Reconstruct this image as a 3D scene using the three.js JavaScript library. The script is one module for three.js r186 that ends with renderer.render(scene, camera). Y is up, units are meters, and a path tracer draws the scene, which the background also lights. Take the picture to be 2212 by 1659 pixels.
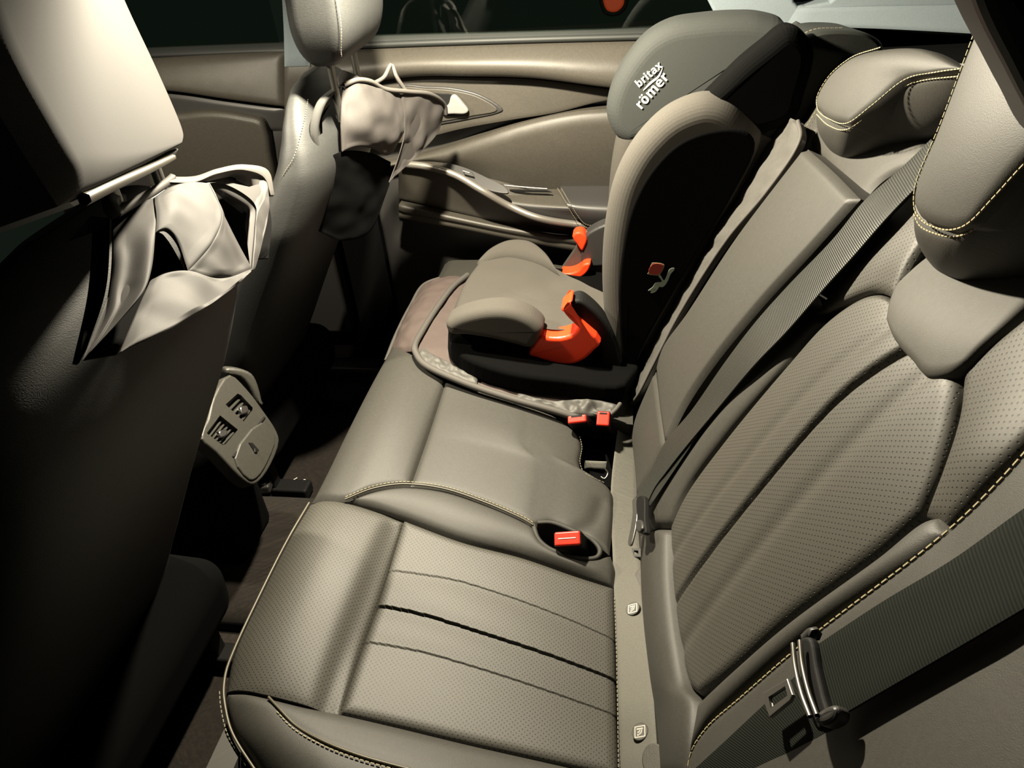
import * as THREE from 'three';
import { mergeGeometries } from 'three/addons/utils/BufferGeometryUtils.js';
import { RoundedBoxGeometry } from 'three/addons/geometries/RoundedBoxGeometry.js';
import { FontLoader } from 'three/addons/loaders/FontLoader.js';
import { TextGeometry } from 'three/addons/geometries/TextGeometry.js';
import { ImprovedNoise } from 'three/addons/math/ImprovedNoise.js';

// ───────────── camera, light, exposure
// x = towards the rear of the car, y = up, z = towards the open near door; origin at the seat bite on the centre line
const V = (x, y, z) => new THREE.Vector3(x, y, z);
const scene = new THREE.Scene();
scene.background = new THREE.Color().setRGB(0.0045, 0.0066, 0.0046);
const FPX = 1600, D2R = Math.PI / 180;
const camera = new THREE.PerspectiveCamera(2 * Math.atan(829.5 / FPX) / D2R, 2212 / 1659, 0.02, 50);
camera.position.set(-0.03, 0.86, 0.96);
camera.rotation.set(-35.6 * D2R, 11.5 * D2R, -5.5 * D2R, 'YXZ');
camera.updateMatrixWorld(true);
scene.add(camera);
const renderer = new THREE.WebGLRenderer({ antialias: true });
renderer.toneMapping = THREE.LinearToneMapping;
renderer.toneMappingExposure = 1.3;
renderer.shadowMap.enabled = true;
const LAMP = V(-0.365, 0.89, -0.20);
const lampLight = new THREE.SpotLight(new THREE.Color().setRGB(1, 0.895, 0.69), 8.2, 0, 87 * D2R, 0.06, 2);
lampLight.position.copy(LAMP); lampLight.target.position.set(LAMP.x, 0, LAMP.z); scene.add(lampLight.target); lampLight.castShadow = true; lampLight.shadow.radius = 1.0;
scene.add(lampLight);
const LAMP2 = V(-1.0, 0.892, -0.05);   // map lamp between the front seats
const mapLight = new THREE.SpotLight(new THREE.Color().setRGB(1, 0.895, 0.69), 3.2, 0, 70 * D2R, 0.4, 2);
mapLight.position.copy(LAMP2); mapLight.target.position.set(LAMP2.x, 0, LAMP2.z - .15); mapLight.castShadow = true; scene.add(mapLight, mapLight.target);

// ───────────── pixel → point on a surface of the car
const CAM = camera.position.clone(), MW = camera.matrixWorld.clone();
const ray = (u, v) => V((u - 1106) / FPX, -(v - 829.5) / FPX, -1).transformDirection(MW);
function surf(nx, ny, nz, d) {
  const N = V(nx, ny, nz), L = N.length(); N.multiplyScalar(1 / L);
  const ref = Math.abs(N.y) > 0.8 ? V(0, 0, 1) : V(0, 1, 0);
  const U = ref.clone().cross(N).normalize(), W = N.clone().cross(U);
  const at = (u, v, h = 0) => { const r = ray(u, v); return CAM.clone().addScaledVector(r, (d / L + h - N.dot(CAM)) / N.dot(r)); };
  return { N, U, W, at };
}
const CU = surf(.155, 1, 0, 0);            // cushion top
const BK = surf(-1, .466, 0, 0);           // face of the rear backrest
const DZ = surf(0, 0, 1, -.70);            // far door trim
const ZP = z => surf(0, 0, 1, z), XP = x => surf(1, 0, 0, x), YP = y => surf(0, 1, 0, y);
const CON = surf(.914, .406, 0, -.656);    // rear face of the centre console

// ───────────── textures
let seed = 7; const rnd = () => (seed = (seed * 16807) % 2147483647) / 2147483647;
const noise = new ImprovedNoise();
function tex(w, h, fn, srgb, rx, ry) {
  const d = new Uint8Array(w * h * 4);
  for (let y = 0; y < h; y++) for (let x = 0; x < w; x++) { const c = fn(x, y), i = (y * w + x) * 4; d[i] = c[0]; d[i + 1] = c[1]; d[i + 2] = c[2]; d[i + 3] = 255; }
  const t = new THREE.DataTexture(d, w, h); t.wrapS = t.wrapT = THREE.RepeatWrapping; t.magFilter = THREE.LinearFilter; t.minFilter = THREE.LinearMipmapLinearFilter; t.generateMipmaps = true;
  if (srgb) t.colorSpace = THREE.SRGBColorSpace; t.repeat.set(rx, ry ?? rx); t.needsUpdate = true; return t;
}
const g3 = v => { v = Math.max(0, Math.min(255, v)); return [v, v, v]; };
// tiling noise
function tnoise(x, y, w, f) { const a = x / w * Math.PI * 2, b = y / w * Math.PI * 2; return noise.noise(Math.cos(a) * f + 9, Math.sin(a) * f + Math.cos(b) * f, Math.sin(b) * f + 3); }
const grainBump = tex(256, 256, (x, y) => g3(128 + 90 * tnoise(x, y, 256, 9) + 60 * tnoise(x, y, 256, 17)), false, 1 / .05);
const mottle = tex(256, 256, (x, y) => g3(240 + 12 * tnoise(x, y, 256, 8) + 16 * (rnd() - .5)), true, 1 / .23);
const fibre = tex(256, 256, (x, y) => g3(228 + 44 * (rnd() - .5) + 12 * tnoise(x, y, 256, 9)), true, 1 / .06);
const weave = tex(64, 64, (x, y) => g3(150 + 60 * Math.sin(x / 64 * Math.PI * 16) * Math.sin(y / 64 * Math.PI * 16) + 20 * (rnd() - .5)), false, 1 / .012);
const perfAt = (x, y) => { for (const [a, b] of [[16, 16], [48, 48]]) if (Math.hypot(x - a, y - b) < 6.4) return true; return false; };
const perfMap = tex(64, 64, (x, y) => perfAt(x, y) ? [70, 68, 66] : g3(246 + 9 * rnd()), true, 1 / .0064);
const perfBump = tex(64, 64, (x, y) => perfAt(x, y) ? [0, 0, 0] : g3(215 + 40 * rnd()), false, 1 / .0064);
const ribMap = tex(8, 64, (x, y) => g3(210 + 45 * Math.sin(y / 64 * Math.PI * 16)), true, 1, 1 / .02);
const ribBump = tex(8, 64, (x, y) => g3(128 + 120 * Math.sin(y / 64 * Math.PI * 16)), false, 1, 1 / .02);
const carpet = tex(256, 256, (x, y) => { const n = 150 + 120 * (rnd() - .5) + 50 * tnoise(x, y, 256, 4); return [n, n * .93, n * .84]; }, true, 1 / .12);

// ───────────── materials
const lin = (r, g, b) => new THREE.Color().setRGB(r, g, b);
const M = (c, rough, o = {}) => new THREE.MeshPhysicalMaterial({ color: c, roughness: rough, side: THREE.DoubleSide, ...o });
const leather = M(lin(.040, .038, .032), .6, { bumpMap: grainBump, bumpScale: .00013, map: mottle });
const headrestCloth = M(lin(.041, .036, .033), .85, { map: fibre, bumpMap: weave, bumpScale: .00005 });
const leatherMatte = M(lin(.055, .052, .044), .66, { bumpMap: grainBump, bumpScale: .0001, map: mottle });
const leatherShaded = M(lin(.016, .018, .015), .6, { bumpMap: grainBump, bumpScale: .0002 });  // darker copy of the leather, with shade put into its colour
const leatherPerf = M(lin(.056, .053, .044), .5, { map: perfMap, bumpMap: perfBump, bumpScale: .0005 });
const leatherFront = M(lin(.028, .029, .028), .6, { bumpMap: grainBump, bumpScale: .0002, map: mottle });
const fabricGrey = M(lin(.066, .060, .050), .9, { map: fibre, bumpMap: weave, bumpScale: .00008, sheen: .15, sheenRoughness: .6, sheenColor: lin(.2, .19, .17) });
const fabricHead = M(lin(.036, .040, .037), .85, { map: fibre, bumpMap: weave, bumpScale: .00008 });
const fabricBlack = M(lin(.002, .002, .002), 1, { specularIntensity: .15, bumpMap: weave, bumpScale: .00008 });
const fabricStrip = M(lin(.145, .14, .12), .85, { map: fibre, bumpMap: weave, bumpScale: .00008 });
const bagCloth = M(lin(.046, .041, .038), .75, { map: fibre, bumpMap: weave, bumpScale: .00006, sheen: .25, sheenRoughness: .5, sheenColor: lin(.4, .38, .37) });
const bagMesh = M(lin(.045, .045, .042), .8, { map: fibre });
const matCloth = M(lin(.095, .070, .062), .8, { map: fibre, bumpMap: weave, bumpScale: .0001 });
const matShiny = M(lin(.07, .067, .06), .6, { map: mottle });
const bindTape = M(lin(.085, .078, .07), .75, { map: fibre });
const plasticDoor = M(lin(.050, .045, .036), .52, { bumpMap: grainBump, bumpScale: .0002, map: mottle });
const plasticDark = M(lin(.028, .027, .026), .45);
const plasticBlack = M(lin(.004, .004, .004), .7, { specularIntensity: .5 });
const plasticGrey = M(lin(.052, .05, .042), .5, { map: mottle });
const trimLight = M(lin(.22, .265, .29), .75, { map: fibre });
const headlinerMat = M(lin(.22, .22, .21), .9, { map: fibre });
const orange = M(lin(.95, .055, .012), .35);
const redButton = M(lin(.85, .035, .018), .35);
const chrome = M(lin(.62, .62, .62), .25, { metalness: 1 });
const satin = M(lin(.30, .28, .25), .34, { metalness: .7 });
const steel = M(lin(.28, .27, .25), .4, { metalness: 1 });
const thread = M(lin(.30, .26, .15), .7);
const threadDim = M(lin(.20, .18, .13), .7);
const pipingMat = M(lin(.075, .065, .042), .42);
const webbing = M(lin(.034, .036, .03), .42, { map: ribMap, bumpMap: ribBump, bumpScale: .0004 });
const webbingDark = M(lin(.012, .015, .011), .8, { specularIntensity: .3, map: ribMap, bumpMap: ribBump, bumpScale: .0003 });
const carpetMat = M(lin(.035, .028, .022), 1, { map: carpet, bumpMap: weave, bumpScale: .0015 });
const cream = M(lin(.75, .74, .62), .6);
const rubber = M(lin(.012, .014, .013), .6);
const glassMat = new THREE.MeshPhysicalMaterial({ color: lin(.75, .8, .76), roughness: 0.02, transmission: 1, thickness: 0, ior: 1.5, side: THREE.DoubleSide });

// ───────────── object helpers
const used = {};
const numbered = n => { const k = (used[n] = (used[n] ?? -1) + 1); return k ? `${n}_${String(k).padStart(3, '0')}` : n; };
function tag(o, label, category, group, kind) { o.userData.label = label; if (category) o.userData.category = category; if (group) o.userData.group = group; if (kind) o.userData.kind = kind; return o; }
function thing(name, label, category, group) { const o = new THREE.Group(); o.name = numbered(name); scene.add(o); return tag(o, label, category, group); }
function struct(name, label) { const o = new THREE.Group(); o.name = name; scene.add(o); o.userData.kind = 'structure'; o.userData.label = label; return o; }
function mesh(name, geo, mat, parent) { const m = new THREE.Mesh(geo, mat); m.name = parent === scene ? numbered(name) : name; m.castShadow = m.receiveShadow = true; parent.add(m); return m; }

const P3 = (S, p) => p.isVector3 ? p.clone() : S.at(p[0], p[1], p[2] ?? 0);
function curve(S, pts) { const q = pts.map(p => P3(S, p)); return q.length === 2 ? new THREE.LineCurve3(q[0], q[1]) : new THREE.CatmullRomCurve3(q, false, 'centripetal'); }
const spaced = (S, pts, n) => curve(S, pts).getSpacedPoints(n);
function sideDist(p, poly, N) { let m = 1e9, sg = 1; const ab = V(), ap = V(), cr = V(); for (let i = 1; i < poly.length; i++) { ab.subVectors(poly[i], poly[i - 1]); ap.subVectors(p, poly[i - 1]); const t = Math.max(0, Math.min(1, ap.dot(ab) / ab.lengthSq())); const s = Math.sign(cr.crossVectors(ab, ap).dot(N)); ap.addScaledVector(ab, -t); const l = ap.lengthSq(); if (l < m) { m = l; sg = s; } } return Math.sqrt(m) * sg; }
function segDist(p, poly) { let m = 1e9; const ab = V(), ap = V(); for (let i = 1; i < poly.length; i++) { ab.subVectors(poly[i], poly[i - 1]); ap.subVectors(p, poly[i - 1]); const t = Math.max(0, Math.min(1, ap.dot(ab) / ab.lengthSq())); ap.addScaledVector(ab, -t); m = Math.min(m, ap.lengthSq()); } return Math.sqrt(m); }

// four-sided upholstery panel: b: P00→P10, t: P01→P11, l: P00→P01, r: P10→P11; a closed solid with thickness
function panelGeo(S, { b, t, l, r }, o = {}) {
  const nu = o.nu ?? 48, nv = o.nv ?? 48, depth = o.depth ?? .03, w = o.w ?? .012, d = o.d ?? .006, bulge = o.bulge ?? 0;
  const B = spaced(S, b, nu), T = spaced(S, t, nu), L = spaced(S, l, nv), R = spaced(S, r, nv);
  const N = o.N ?? S.N, id = (i, j) => j * (nu + 1) + i, pos = [], uv = [];
  const grooves = (o.grooves ?? []).map(g => ({ ...g, q: spaced(S, g.p, 24) }));
  const len = a => { let s = 0; for (let i = 1; i < a.length; i++) s += a[i].distanceTo(a[i - 1]); return s; };
  const LU = (len(B) + len(T)) / 2, LV = (len(L) + len(R)) / 2, ed = o.edges ?? 'lrbt';
  const p00 = B[0], p10 = B[nu], p01 = T[0], p11 = T[nu], flat = [];
  for (let j = 0; j <= nv; j++) for (let i = 0; i <= nu; i++) {
    const u = i / nu, v = j / nv, p = V(0, 0, 0);
    p.addScaledVector(B[i], 1 - v).addScaledVector(T[i], v).addScaledVector(L[j], 1 - u).addScaledVector(R[j], u)
      .addScaledVector(p00, -(1 - u) * (1 - v)).addScaledVector(p10, -u * (1 - v)).addScaledVector(p01, -(1 - u) * v).addScaledVector(p11, -u * v);
    let e = 1e9; const hu = T[i].distanceTo(B[i]), hv = R[j].distanceTo(L[j]);
    if (ed.includes('l')) e = Math.min(e, u * hv); if (ed.includes('r')) e = Math.min(e, (1 - u) * hv);
    if (ed.includes('b')) e = Math.min(e, v * hu); if (ed.includes('t')) e = Math.min(e, (1 - v) * hu);
    const q = Math.min(1, e / w), k = 1 - q;
    let h = -d * (1 - Math.sqrt(Math.max(0, 1 - k * k)));
    h += bulge * Math.pow(Math.max(0, Math.sin(Math.PI * u)), .7) * Math.pow(Math.max(0, Math.sin(Math.PI * v)), .7);
    for (const g of grooves) if (g.wa) { const x = sideDist(p, g.q, N), y = Math.abs(x) / (x > 0 ? g.wb : g.wa); if (y < 6) h -= g.d * Math.exp(-y); } else { const x = segDist(p, g.q) / g.w; if (x < 4) h -= g.d * Math.exp(-x * x * (g.sharp ? 1 : .7)) ; }
    if (o.noise) h += o.noise * noise.noise(p.x * (o.nf ?? 30), p.y * (o.nf ?? 30), p.z * (o.nf ?? 30)) * Math.min(1, e / .01);
    if (o.fn) h += o.fn(u, v, p);
    flat.push(p.clone()); p.addScaledVector(N, h);
    pos.push(p.x, p.y, p.z);
    if (o.uvLocal) uv.push(u * LU, v * LV); else uv.push(p.dot(S.U), p.dot(S.W));
  }
  const idx = [];
  const e1 = V().subVectors(flat[id(nu, 0)], flat[0]).add(V().subVectors(flat[id(nu, nv)], flat[id(0, nv)])), e2 = V().subVectors(flat[id(0, nv)], flat[0]).add(V().subVectors(flat[id(nu, nv)], flat[id(nu, 0)]));
  const flip = e1.cross(e2).dot(N) < 0;
  const quad = (a, b2, c, d2) => flip ? idx.push(a, c, b2, a, d2, c) : idx.push(a, b2, c, a, c, d2);
  for (let j = 0; j < nv; j++) for (let i = 0; i < nu; i++) quad(id(i, j), id(i + 1, j), id(i + 1, j + 1), id(i, j + 1));
  // skirt and back
  const ring = [];
  for (let i = 0; i < nu; i++) ring.push(id(i, 0)); for (let j = 0; j < nv; j++) ring.push(id(nu, j));
  for (let i = nu; i > 0; i--) ring.push(id(i, nv)); for (let j = nv; j > 0; j--) ring.push(id(0, j));
  const n0 = pos.length / 3, m = ring.length;
  for (const k of [0, 1]) for (const r0 of ring) { const q = V(pos[r0 * 3], pos[r0 * 3 + 1], pos[r0 * 3 + 2]).addScaledVector(N, k ? -depth : 0); pos.push(q.x, q.y, q.z); uv.push(uv[r0 * 2] + (k ? depth : 0), uv[r0 * 2 + 1]); }
  for (let k = 0; k < m; k++) { const k2 = (k + 1) % m; quad(n0 + k, n0 + m + k, n0 + m + k2, n0 + k2); }
  const c = pos.length / 3; let cc = V(0, 0, 0); for (const r0 of ring) cc.add(V(pos[r0 * 3], pos[r0 * 3 + 1], pos[r0 * 3 + 2])); cc.multiplyScalar(1 / m).addScaledVector(N, -depth);
  const bi = pos.length / 3; for (const r0 of ring) { const q = V(pos[r0 * 3], pos[r0 * 3 + 1], pos[r0 * 3 + 2]).addScaledVector(N, -depth); pos.push(q.x, q.y, q.z); uv.push(0, 0); }
  pos.push(cc.x, cc.y, cc.z); uv.push(0, 0); const ci = pos.length / 3 - 1;
  for (let k = 0; k < m; k++) { const k2 = (k + 1) % m; flip ? idx.push(bi + k, ci, bi + k2) : idx.push(bi + k, bi + k2, ci); }
  const geo = new THREE.BufferGeometry();
  geo.setAttribute('position', new THREE.Float32BufferAttribute(pos, 3)); geo.setAttribute('uv', new THREE.Float32BufferAttribute(uv, 2)); geo.setIndex(idx); geo.computeVertexNormals();
  return geo;
}
const panel = (name, parent, mat, S, sides, o) => mesh(name, panelGeo(S, sides, o), mat, parent);

// thick outline slab: the front face lies at height h0 above the surface, the body goes back by depth
function slabGeo(S, pts, o = {}) {
  const h0 = o.h ?? 0, bev = o.bevel ?? .004, depth = o.depth ?? .02;
  const q = pts.map(p => P3(S, p.isVector3 ? p : [p[0], p[1], (p[2] ?? 0) + h0])); const org = q[0].clone();
  let pl = q.map(p => { const d = p.clone().sub(org); return new THREE.Vector2(d.dot(S.U), d.dot(S.W)); });
  if (o.smooth !== false) { const c = new THREE.CatmullRomCurve3(pl.map(p => V(p.x, p.y, 0)), true, 'centripetal'); pl = c.getPoints(pl.length * (o.seg ?? 5)).slice(0, -1).map(p => new THREE.Vector2(p.x, p.y)); }
  const sh = new THREE.Shape(pl);
  for (const hp of o.holes ?? []) sh.holes.push(new THREE.Path(hp.map(p => { const d = P3(S, [p[0], p[1], h0]).sub(org); return new THREE.Vector2(d.dot(S.U), d.dot(S.W)); })));
  const g = new THREE.ExtrudeGeometry(sh, { depth: Math.max(.0002, depth - 2 * bev), bevelEnabled: bev > 0, bevelThickness: bev, bevelSize: bev, bevelOffset: -bev, bevelSegments: o.bs ?? 4, curveSegments: 8 });
  g.translate(0, 0, -(depth - bev));
  g.applyMatrix4(new THREE.Matrix4().makeBasis(S.U, S.W, S.N).setPosition(org));
  return g;
}
const slab = (name, parent, mat, S, pts, o) => mesh(name, slabGeo(S, pts, o), mat, parent);
const tubeGeo = (S, pts, r, n = 60, rs = 6) => new THREE.TubeGeometry(curve(S, pts), n, r, rs, false);
const tube = (name, parent, mat, S, pts, r, n, rs) => mesh(name, tubeGeo(S, pts, r, n, rs), mat, parent);
function stitchGeo(S, pts, o = {}) {
  const c = curve(S, pts), L = c.getLength(), n = Math.max(2, Math.round(L / (o.step ?? .0062))), gs = [], r = (o.r ?? .0007) * .75;
  const base = new THREE.BoxGeometry(o.len ?? .0042, r * 2, r * 2);
  for (let i = 0; i < n; i++) { const t = (i + .5) / n, p = c.getPointAt(t), x = c.getTangentAt(t), y = S.N.clone().cross(x).normalize(), z = x.clone().cross(y); gs.push(base.clone().applyMatrix4(new THREE.Matrix4().makeBasis(x, y, z).setPosition(p.addScaledVector(S.N, o.h ?? 0)))); }
  return mergeGeometries(gs);
}
function stitches(parent, S, pts, o = {}) { const m = mesh('stitching', stitchGeo(S, pts, o), o.mat ?? thread, parent); m.userData.kind = 'stuff'; return m; }
// closed loft through rings of equal length
function loftGeo(rings) {
  const n = rings[0].length, pos = [], uv = [], idx = [];
  rings.forEach((r, j) => { for (let i = 0; i <= n; i++) { const p = r[i % n]; pos.push(p.x, p.y, p.z); uv.push(p.z + p.x * .7, p.y); } });
  for (let j = 0; j + 1 < rings.length; j++) for (let i = 0; i < n; i++) { const a = j * (n + 1) + i, b = a + 1, c = a + n + 1, d = c + 1; idx.push(a, c, b, b, c, d); }
  for (const [j, f] of [[0, 0], [rings.length - 1, 1]]) { const c = V(0, 0, 0); rings[j].forEach(p => c.add(p)); c.multiplyScalar(1 / n); pos.push(c.x, c.y, c.z); uv.push(c.z, c.y); const k = pos.length / 3 - 1; for (let i = 0; i < n; i++) { const a = j * (n + 1) + i; f ? idx.push(a, k, a + 1) : idx.push(a, a + 1, k); } }
  const g = new THREE.BufferGeometry(); g.setAttribute('position', new THREE.Float32BufferAttribute(pos, 3)); g.setAttribute('uv', new THREE.Float32BufferAttribute(uv, 2)); g.setIndex(idx); g.computeVertexNormals(); return g;
}
function sring(c, X, Z, a, b, e = 4, n = 40) { const r = []; for (let i = 0; i < n; i++) { const t = i / n * Math.PI * 2, cs = Math.cos(t), sn = Math.sin(t); r.push(c.clone().addScaledVector(X, a * Math.sign(cs) * Math.pow(Math.abs(cs), 2 / e)).addScaledVector(Z, b * Math.sign(sn) * Math.pow(Math.abs(sn), 2 / e))); } return r; }
const rbox = (w, h, d, r, s = 3) => new RoundedBoxGeometry(w, h, d, s, r);
const placed = (g, p, e) => { if (e) g.applyMatrix4(new THREE.Matrix4().makeRotationFromEuler(e)); return g.translate(p.x, p.y, p.z); };

// ═════════════ SETTING
{ // floor, tunnel, ceiling
  const f = struct('floor', 'dark brown carpeted footwell floor of the car');
  mesh('floor_carpet', placed(new THREE.BoxGeometry(1.75, .03, 1.44), V(-.75, -.345, 0)), carpetMat, f);
  mesh('tunnel_carpet', loftGeo([-1.55, -.5].map(x => sring(V(x, -.32, 0), V(0, 1, 0), V(0, 0, 1), .06, .17, 2.6, 32))), carpetMat, f);
  mesh('sill_plate', placed(rbox(1.5, .05, .07, .012), V(-.72, -.315, -.70)), plasticDark, f);
  mesh('door_sill', placed(rbox(1.5, .05, .07, .012), V(-.72, -.315, .70)), plasticDark, f);
  const c = struct('ceiling', 'pale grey fabric headliner');
  mesh('headliner', placed(rbox(2.3, .035, 1.2, .015), V(-.45, .9365, -.01)), headlinerMat, c);
}
{ // lamp in the headliner
  const l = thing('dome_lamp', 'small white dome lamp set into the centre of the headliner', 'lamp');
  mesh('bezel', placed(rbox(.11, .012, .09, .005), V(LAMP.x, .917, LAMP.z)), trimLight, l);
  mesh('lens', placed(rbox(.06, .008, .05, .003), V(LAMP.x, .909, LAMP.z)), M(lin(.9, .88, .8), .3, { emissive: lin(1, .93, .8), emissiveIntensity: 1.5 }), l);
}
{
  const l = thing('map_lamp', 'small white map lamp in the headliner above the front seats', 'lamp');
  mesh('bezel', placed(rbox(.12, .012, .09, .005), V(LAMP2.x, .917, LAMP2.z)), trimLight, l);
  mesh('lens', placed(rbox(.05, .008, .04, .003), V(LAMP2.x, .909, LAMP2.z)), M(lin(.9, .88, .8), .3, { emissive: lin(1, .93, .8), emissiveIntensity: .8 }), l);
}
{
  const w = struct('wall_far', 'unlit black body side below the far doors');
  mesh('body_side', placed(new THREE.BoxGeometry(2.3, .9, .04), V(-.45, .09, -.80)), fabricBlack, w);
}
{ // far rear door
  const d = struct('door_1', 'far rear door trim with armrest, lever handle and map pocket');
  mesh('door_shell', placed(rbox(.86, .78, .05, .012), V(-.245, .15, -.755)), plasticDark, d);
  panel('upper_trim', d, plasticDoor, DZ, { t: [[640, 111, -.01], [860, 102, -.01], [1100, 94, -.01], [1440, 84, -.01]], b: [[640, 215, .02], [870, 170, .025], [1010, 168, .03], [1150, 172, .034], [1310, 192, .04], [1440, 205, .04]], l: [[640, 215, .02], [640, 160, .02], [640, 111, -.01]], r: [[1440, 205, .04], [1440, 150, .03], [1440, 84, -.01]] }, { bulge: .012, depth: .05, w: .02, d: .012 });
  panel('handle_surround', d, plasticDoor, DZ, { t: [[640, 212], [870, 168], [1010, 168], [1150, 172], [1310, 192], [1440, 205]], b: [[640, 345, .002], [900, 302, .002], [1000, 278, .001], [1100, 260, 0], [1200, 244, -.004], [1310, 218, -.01], [1440, 208, -.01]], l: [[640, 345], [640, 212]], r: [[1440, 208], [1440, 205]] }, { depth: .03, nu: 60, nv: 24, d: .002 });
  panel('door_pad', d, plasticDoor, DZ, { t: [[640, 392, .012], [930, 332, .016], [1030, 301, .02], [1130, 269, .022], [1230, 247, .024], [1310, 240, .024], [1440, 240, .024]], b: [[640, 420, .004], [905, 350, .004], [960, 354, .004], [1020, 373, .004], [1090, 402, .004], [1150, 408, .004], [1440, 408, .004]], l: [[640, 420], [640, 392, .01]], r: [[1440, 408, .004], [1440, 320, .02], [1440, 240, .024]] }, { depth: .04, w: .03, d: .016, bulge: .006, edges: 't', nu: 60 });
  // armrest
  const at1 = panel('armrest_top', d, plasticDoor, DZ, { t: [[880, 346, 0], [960, 350, 0], [1020, 368, 0], [1090, 398, 0], [1150, 404, 0], [1440, 405, 0]], b: [[880, 352, .05], [920, 358, .055], [980, 374, .06], [1040, 408, .065], [1100, 436, .07], [1160, 445, .075], [1310, 453, .075], [1440, 456, .075]], l: [[880, 352, .05], [880, 346, 0]], r: [[1440, 456, .075], [1440, 405, 0]] }, { N: V(0, .8, .6), depth: .015, w: .012, d: .004, nu: 70, nv: 16 });
  panel('armrest_front', d, plasticDark, DZ, { t: [[1060, 424, .07], [1100, 438, .07], [1160, 447, .075], [1310, 455, .075], [1440, 458, .075]], b: [[1060, 428, .07], [1100, 447, .066], [1160, 470, .072], [1240, 482, .062], [1440, 495, .062]], l: [[1060, 428, .07], [1060, 424, .07]], r: [[1440, 495, .062], [1440, 458, .075]] }, { depth: .03, nu: 60, nv: 12, w: .006, d: .002 });
  slab('grip_recess', at1, plasticBlack, DZ, [[1100, 410, .028], [1180, 411, .028], [1190, 424, .05], [1110, 421, .045]], { depth: .004, bevel: .001, h: .012, smooth: false });
  tube('grip_rim', at1, satin, DZ, [[1088, 400, .022], [1140, 405, .024], [1182, 408, .028]], .0018);
  slab('switch_plate', at1, plasticDark, surf(0, .8, .6, DZ.at(1000, 372, .04).dot(V(0, .8, .6)) + .004), [[958, 352], [1000, 360], [1050, 382], [1092, 404], [1098, 416], [1060, 412], [1010, 388], [965, 366]], { depth: .006, bevel: .0015 });
  slab('window_switch', at1, plasticDark, surf(0, .8, .6, DZ.at(1000, 372, .04).dot(V(0, .8, .6)) + .012), [[1000, 366], [1020, 372], [1025, 382], [1003, 376]], { depth: .010, bevel: .002, smooth: false });
  tube('window_switch_mark', at1, cream, surf(0, .8, .6, DZ.at(1000, 372, .04).dot(V(0, .8, .6)) + .0125), [[1000, 369], [1014, 373]], .0008, 6);
  tube('trim_strip', d, satin, DZ, [[870, 354, .055], [920, 360, .06], [980, 377, .068], [1040, 411, .084], [1100, 445, .076], [1160, 470, .084], [1240, 484, .07], [1330, 490, .066], [1440, 496, .066]], .0085, 90, 8);
  panel('armrest_wrap', d, plasticDark, DZ, { t: [[1210, 404, .012], [1440, 402, .012]], b: [[1262, 487, .08], [1300, 494, .082], [1440, 498, .084]], l: [[1262, 487, .08], [1240, 462, .088], [1225, 442, .084], [1210, 404, .012]], r: [[1440, 498, .084], [1440, 456, .09], [1440, 402, .012]] }, { depth: .01, bulge: .004, nu: 24, nv: 30, w: .006, d: .002 });
  stitches(d, DZ, [[1212, 406, .018], [1232, 440, .092], [1248, 466, .095], [1265, 484, .09], [1300, 489, .09], [1330, 490, .09]], { mat: threadDim, step: .005, len: .003 });
  stitches(d, DZ, [[1204, 406, .018], [1224, 440, .092], [1240, 468, .095], [1258, 488, .088], [1300, 496, .088], [1330, 498, .088]], { mat: threadDim, step: .005, len: .003 });
  panel('lower_trim', d, plasticDoor, DZ, { t: [[860, 356, .05], [920, 364, .056], [980, 381, .062], [1040, 415, .066], [1100, 449, .066], [1160, 474, .062], [1240, 488, .058], [1440, 500, .058]], b: [[860, 430, .03], [1000, 463, .03], [1100, 487, .03], [1270, 510, .03], [1440, 524, .03]], l: [[860, 430, .03], [860, 356, .05]], r: [[1440, 524, .03], [1440, 500, .058]] }, { depth: .02, nu: 60, nv: 24, d: .003, bulge: -.006 });
  panel('pocket_lip', d, plasticDoor, DZ, { t: [[860, 444, .055], [1000, 475, .055], [1100, 495, .055], [1270, 521, .055], [1440, 542, .055]], b: [[860, 474, .045], [1000, 499, .045], [1100, 519, .045], [1270, 549, .045], [1440, 574, .045]], l: [[860, 474, .045], [860, 444, .055]], r: [[1440, 574, .045], [1440, 542, .055]] }, { depth: .03, nu: 50, nv: 16, w: .01, d: .006, grooves: [{ p: [[860, 462, .05], [1000, 487, .05], [1100, 507, .05], [1270, 535, .05]], d: .003, w: .004 }] });
  // handle
  const hb = slab('handle_bezel', d, plasticDark, DZ, [[860, 188], [920, 187], [980, 191], [1040, 207], [1086, 238], [1072, 246], [1020, 257], [960, 268], [860, 282]], { h: .008, depth: .01, bevel: .003 });
  slab('handle_bezel_face', hb, plasticDoor, DZ, [[866, 193], [920, 192], [980, 196], [1036, 211], [1074, 238], [1020, 251], [960, 262], [866, 275]], { h: .011, depth: .008, bevel: .002 });
  slab('handle_cup', hb, plasticBlack, DZ, [[900, 204], [955, 203], [978, 206], [1004, 240], [990, 247], [940, 252], [900, 256]], { h: .0135, depth: .006, bevel: .001 });
  tag(slab('handle_lever', hb, M(lin(.26, .26, .255), .35, { metalness: .3 }), DZ, [[955, 236], [968, 226], [974, 208], [982, 206], [1000, 224], [1011, 240], [1006, 246], [980, 247], [958, 246]], { h: .026, depth: .012, bevel: .004, seg: 4 }), 'chrome inside door lever');
  // window
  const w = struct('window_1', 'dark far rear side window with black rubber seal');
  mesh('pane', placed(new THREE.BoxGeometry(1.0, .42, .004), V(-.28, .755, -.735), new THREE.Euler(0, 0, 0)), glassMat, w);
  tube('window_seal', w, rubber, DZ, [[640, 104, -.012], [860, 95, -.012], [1100, 87, -.012], [1440, 78, -.012]], .007);
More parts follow.
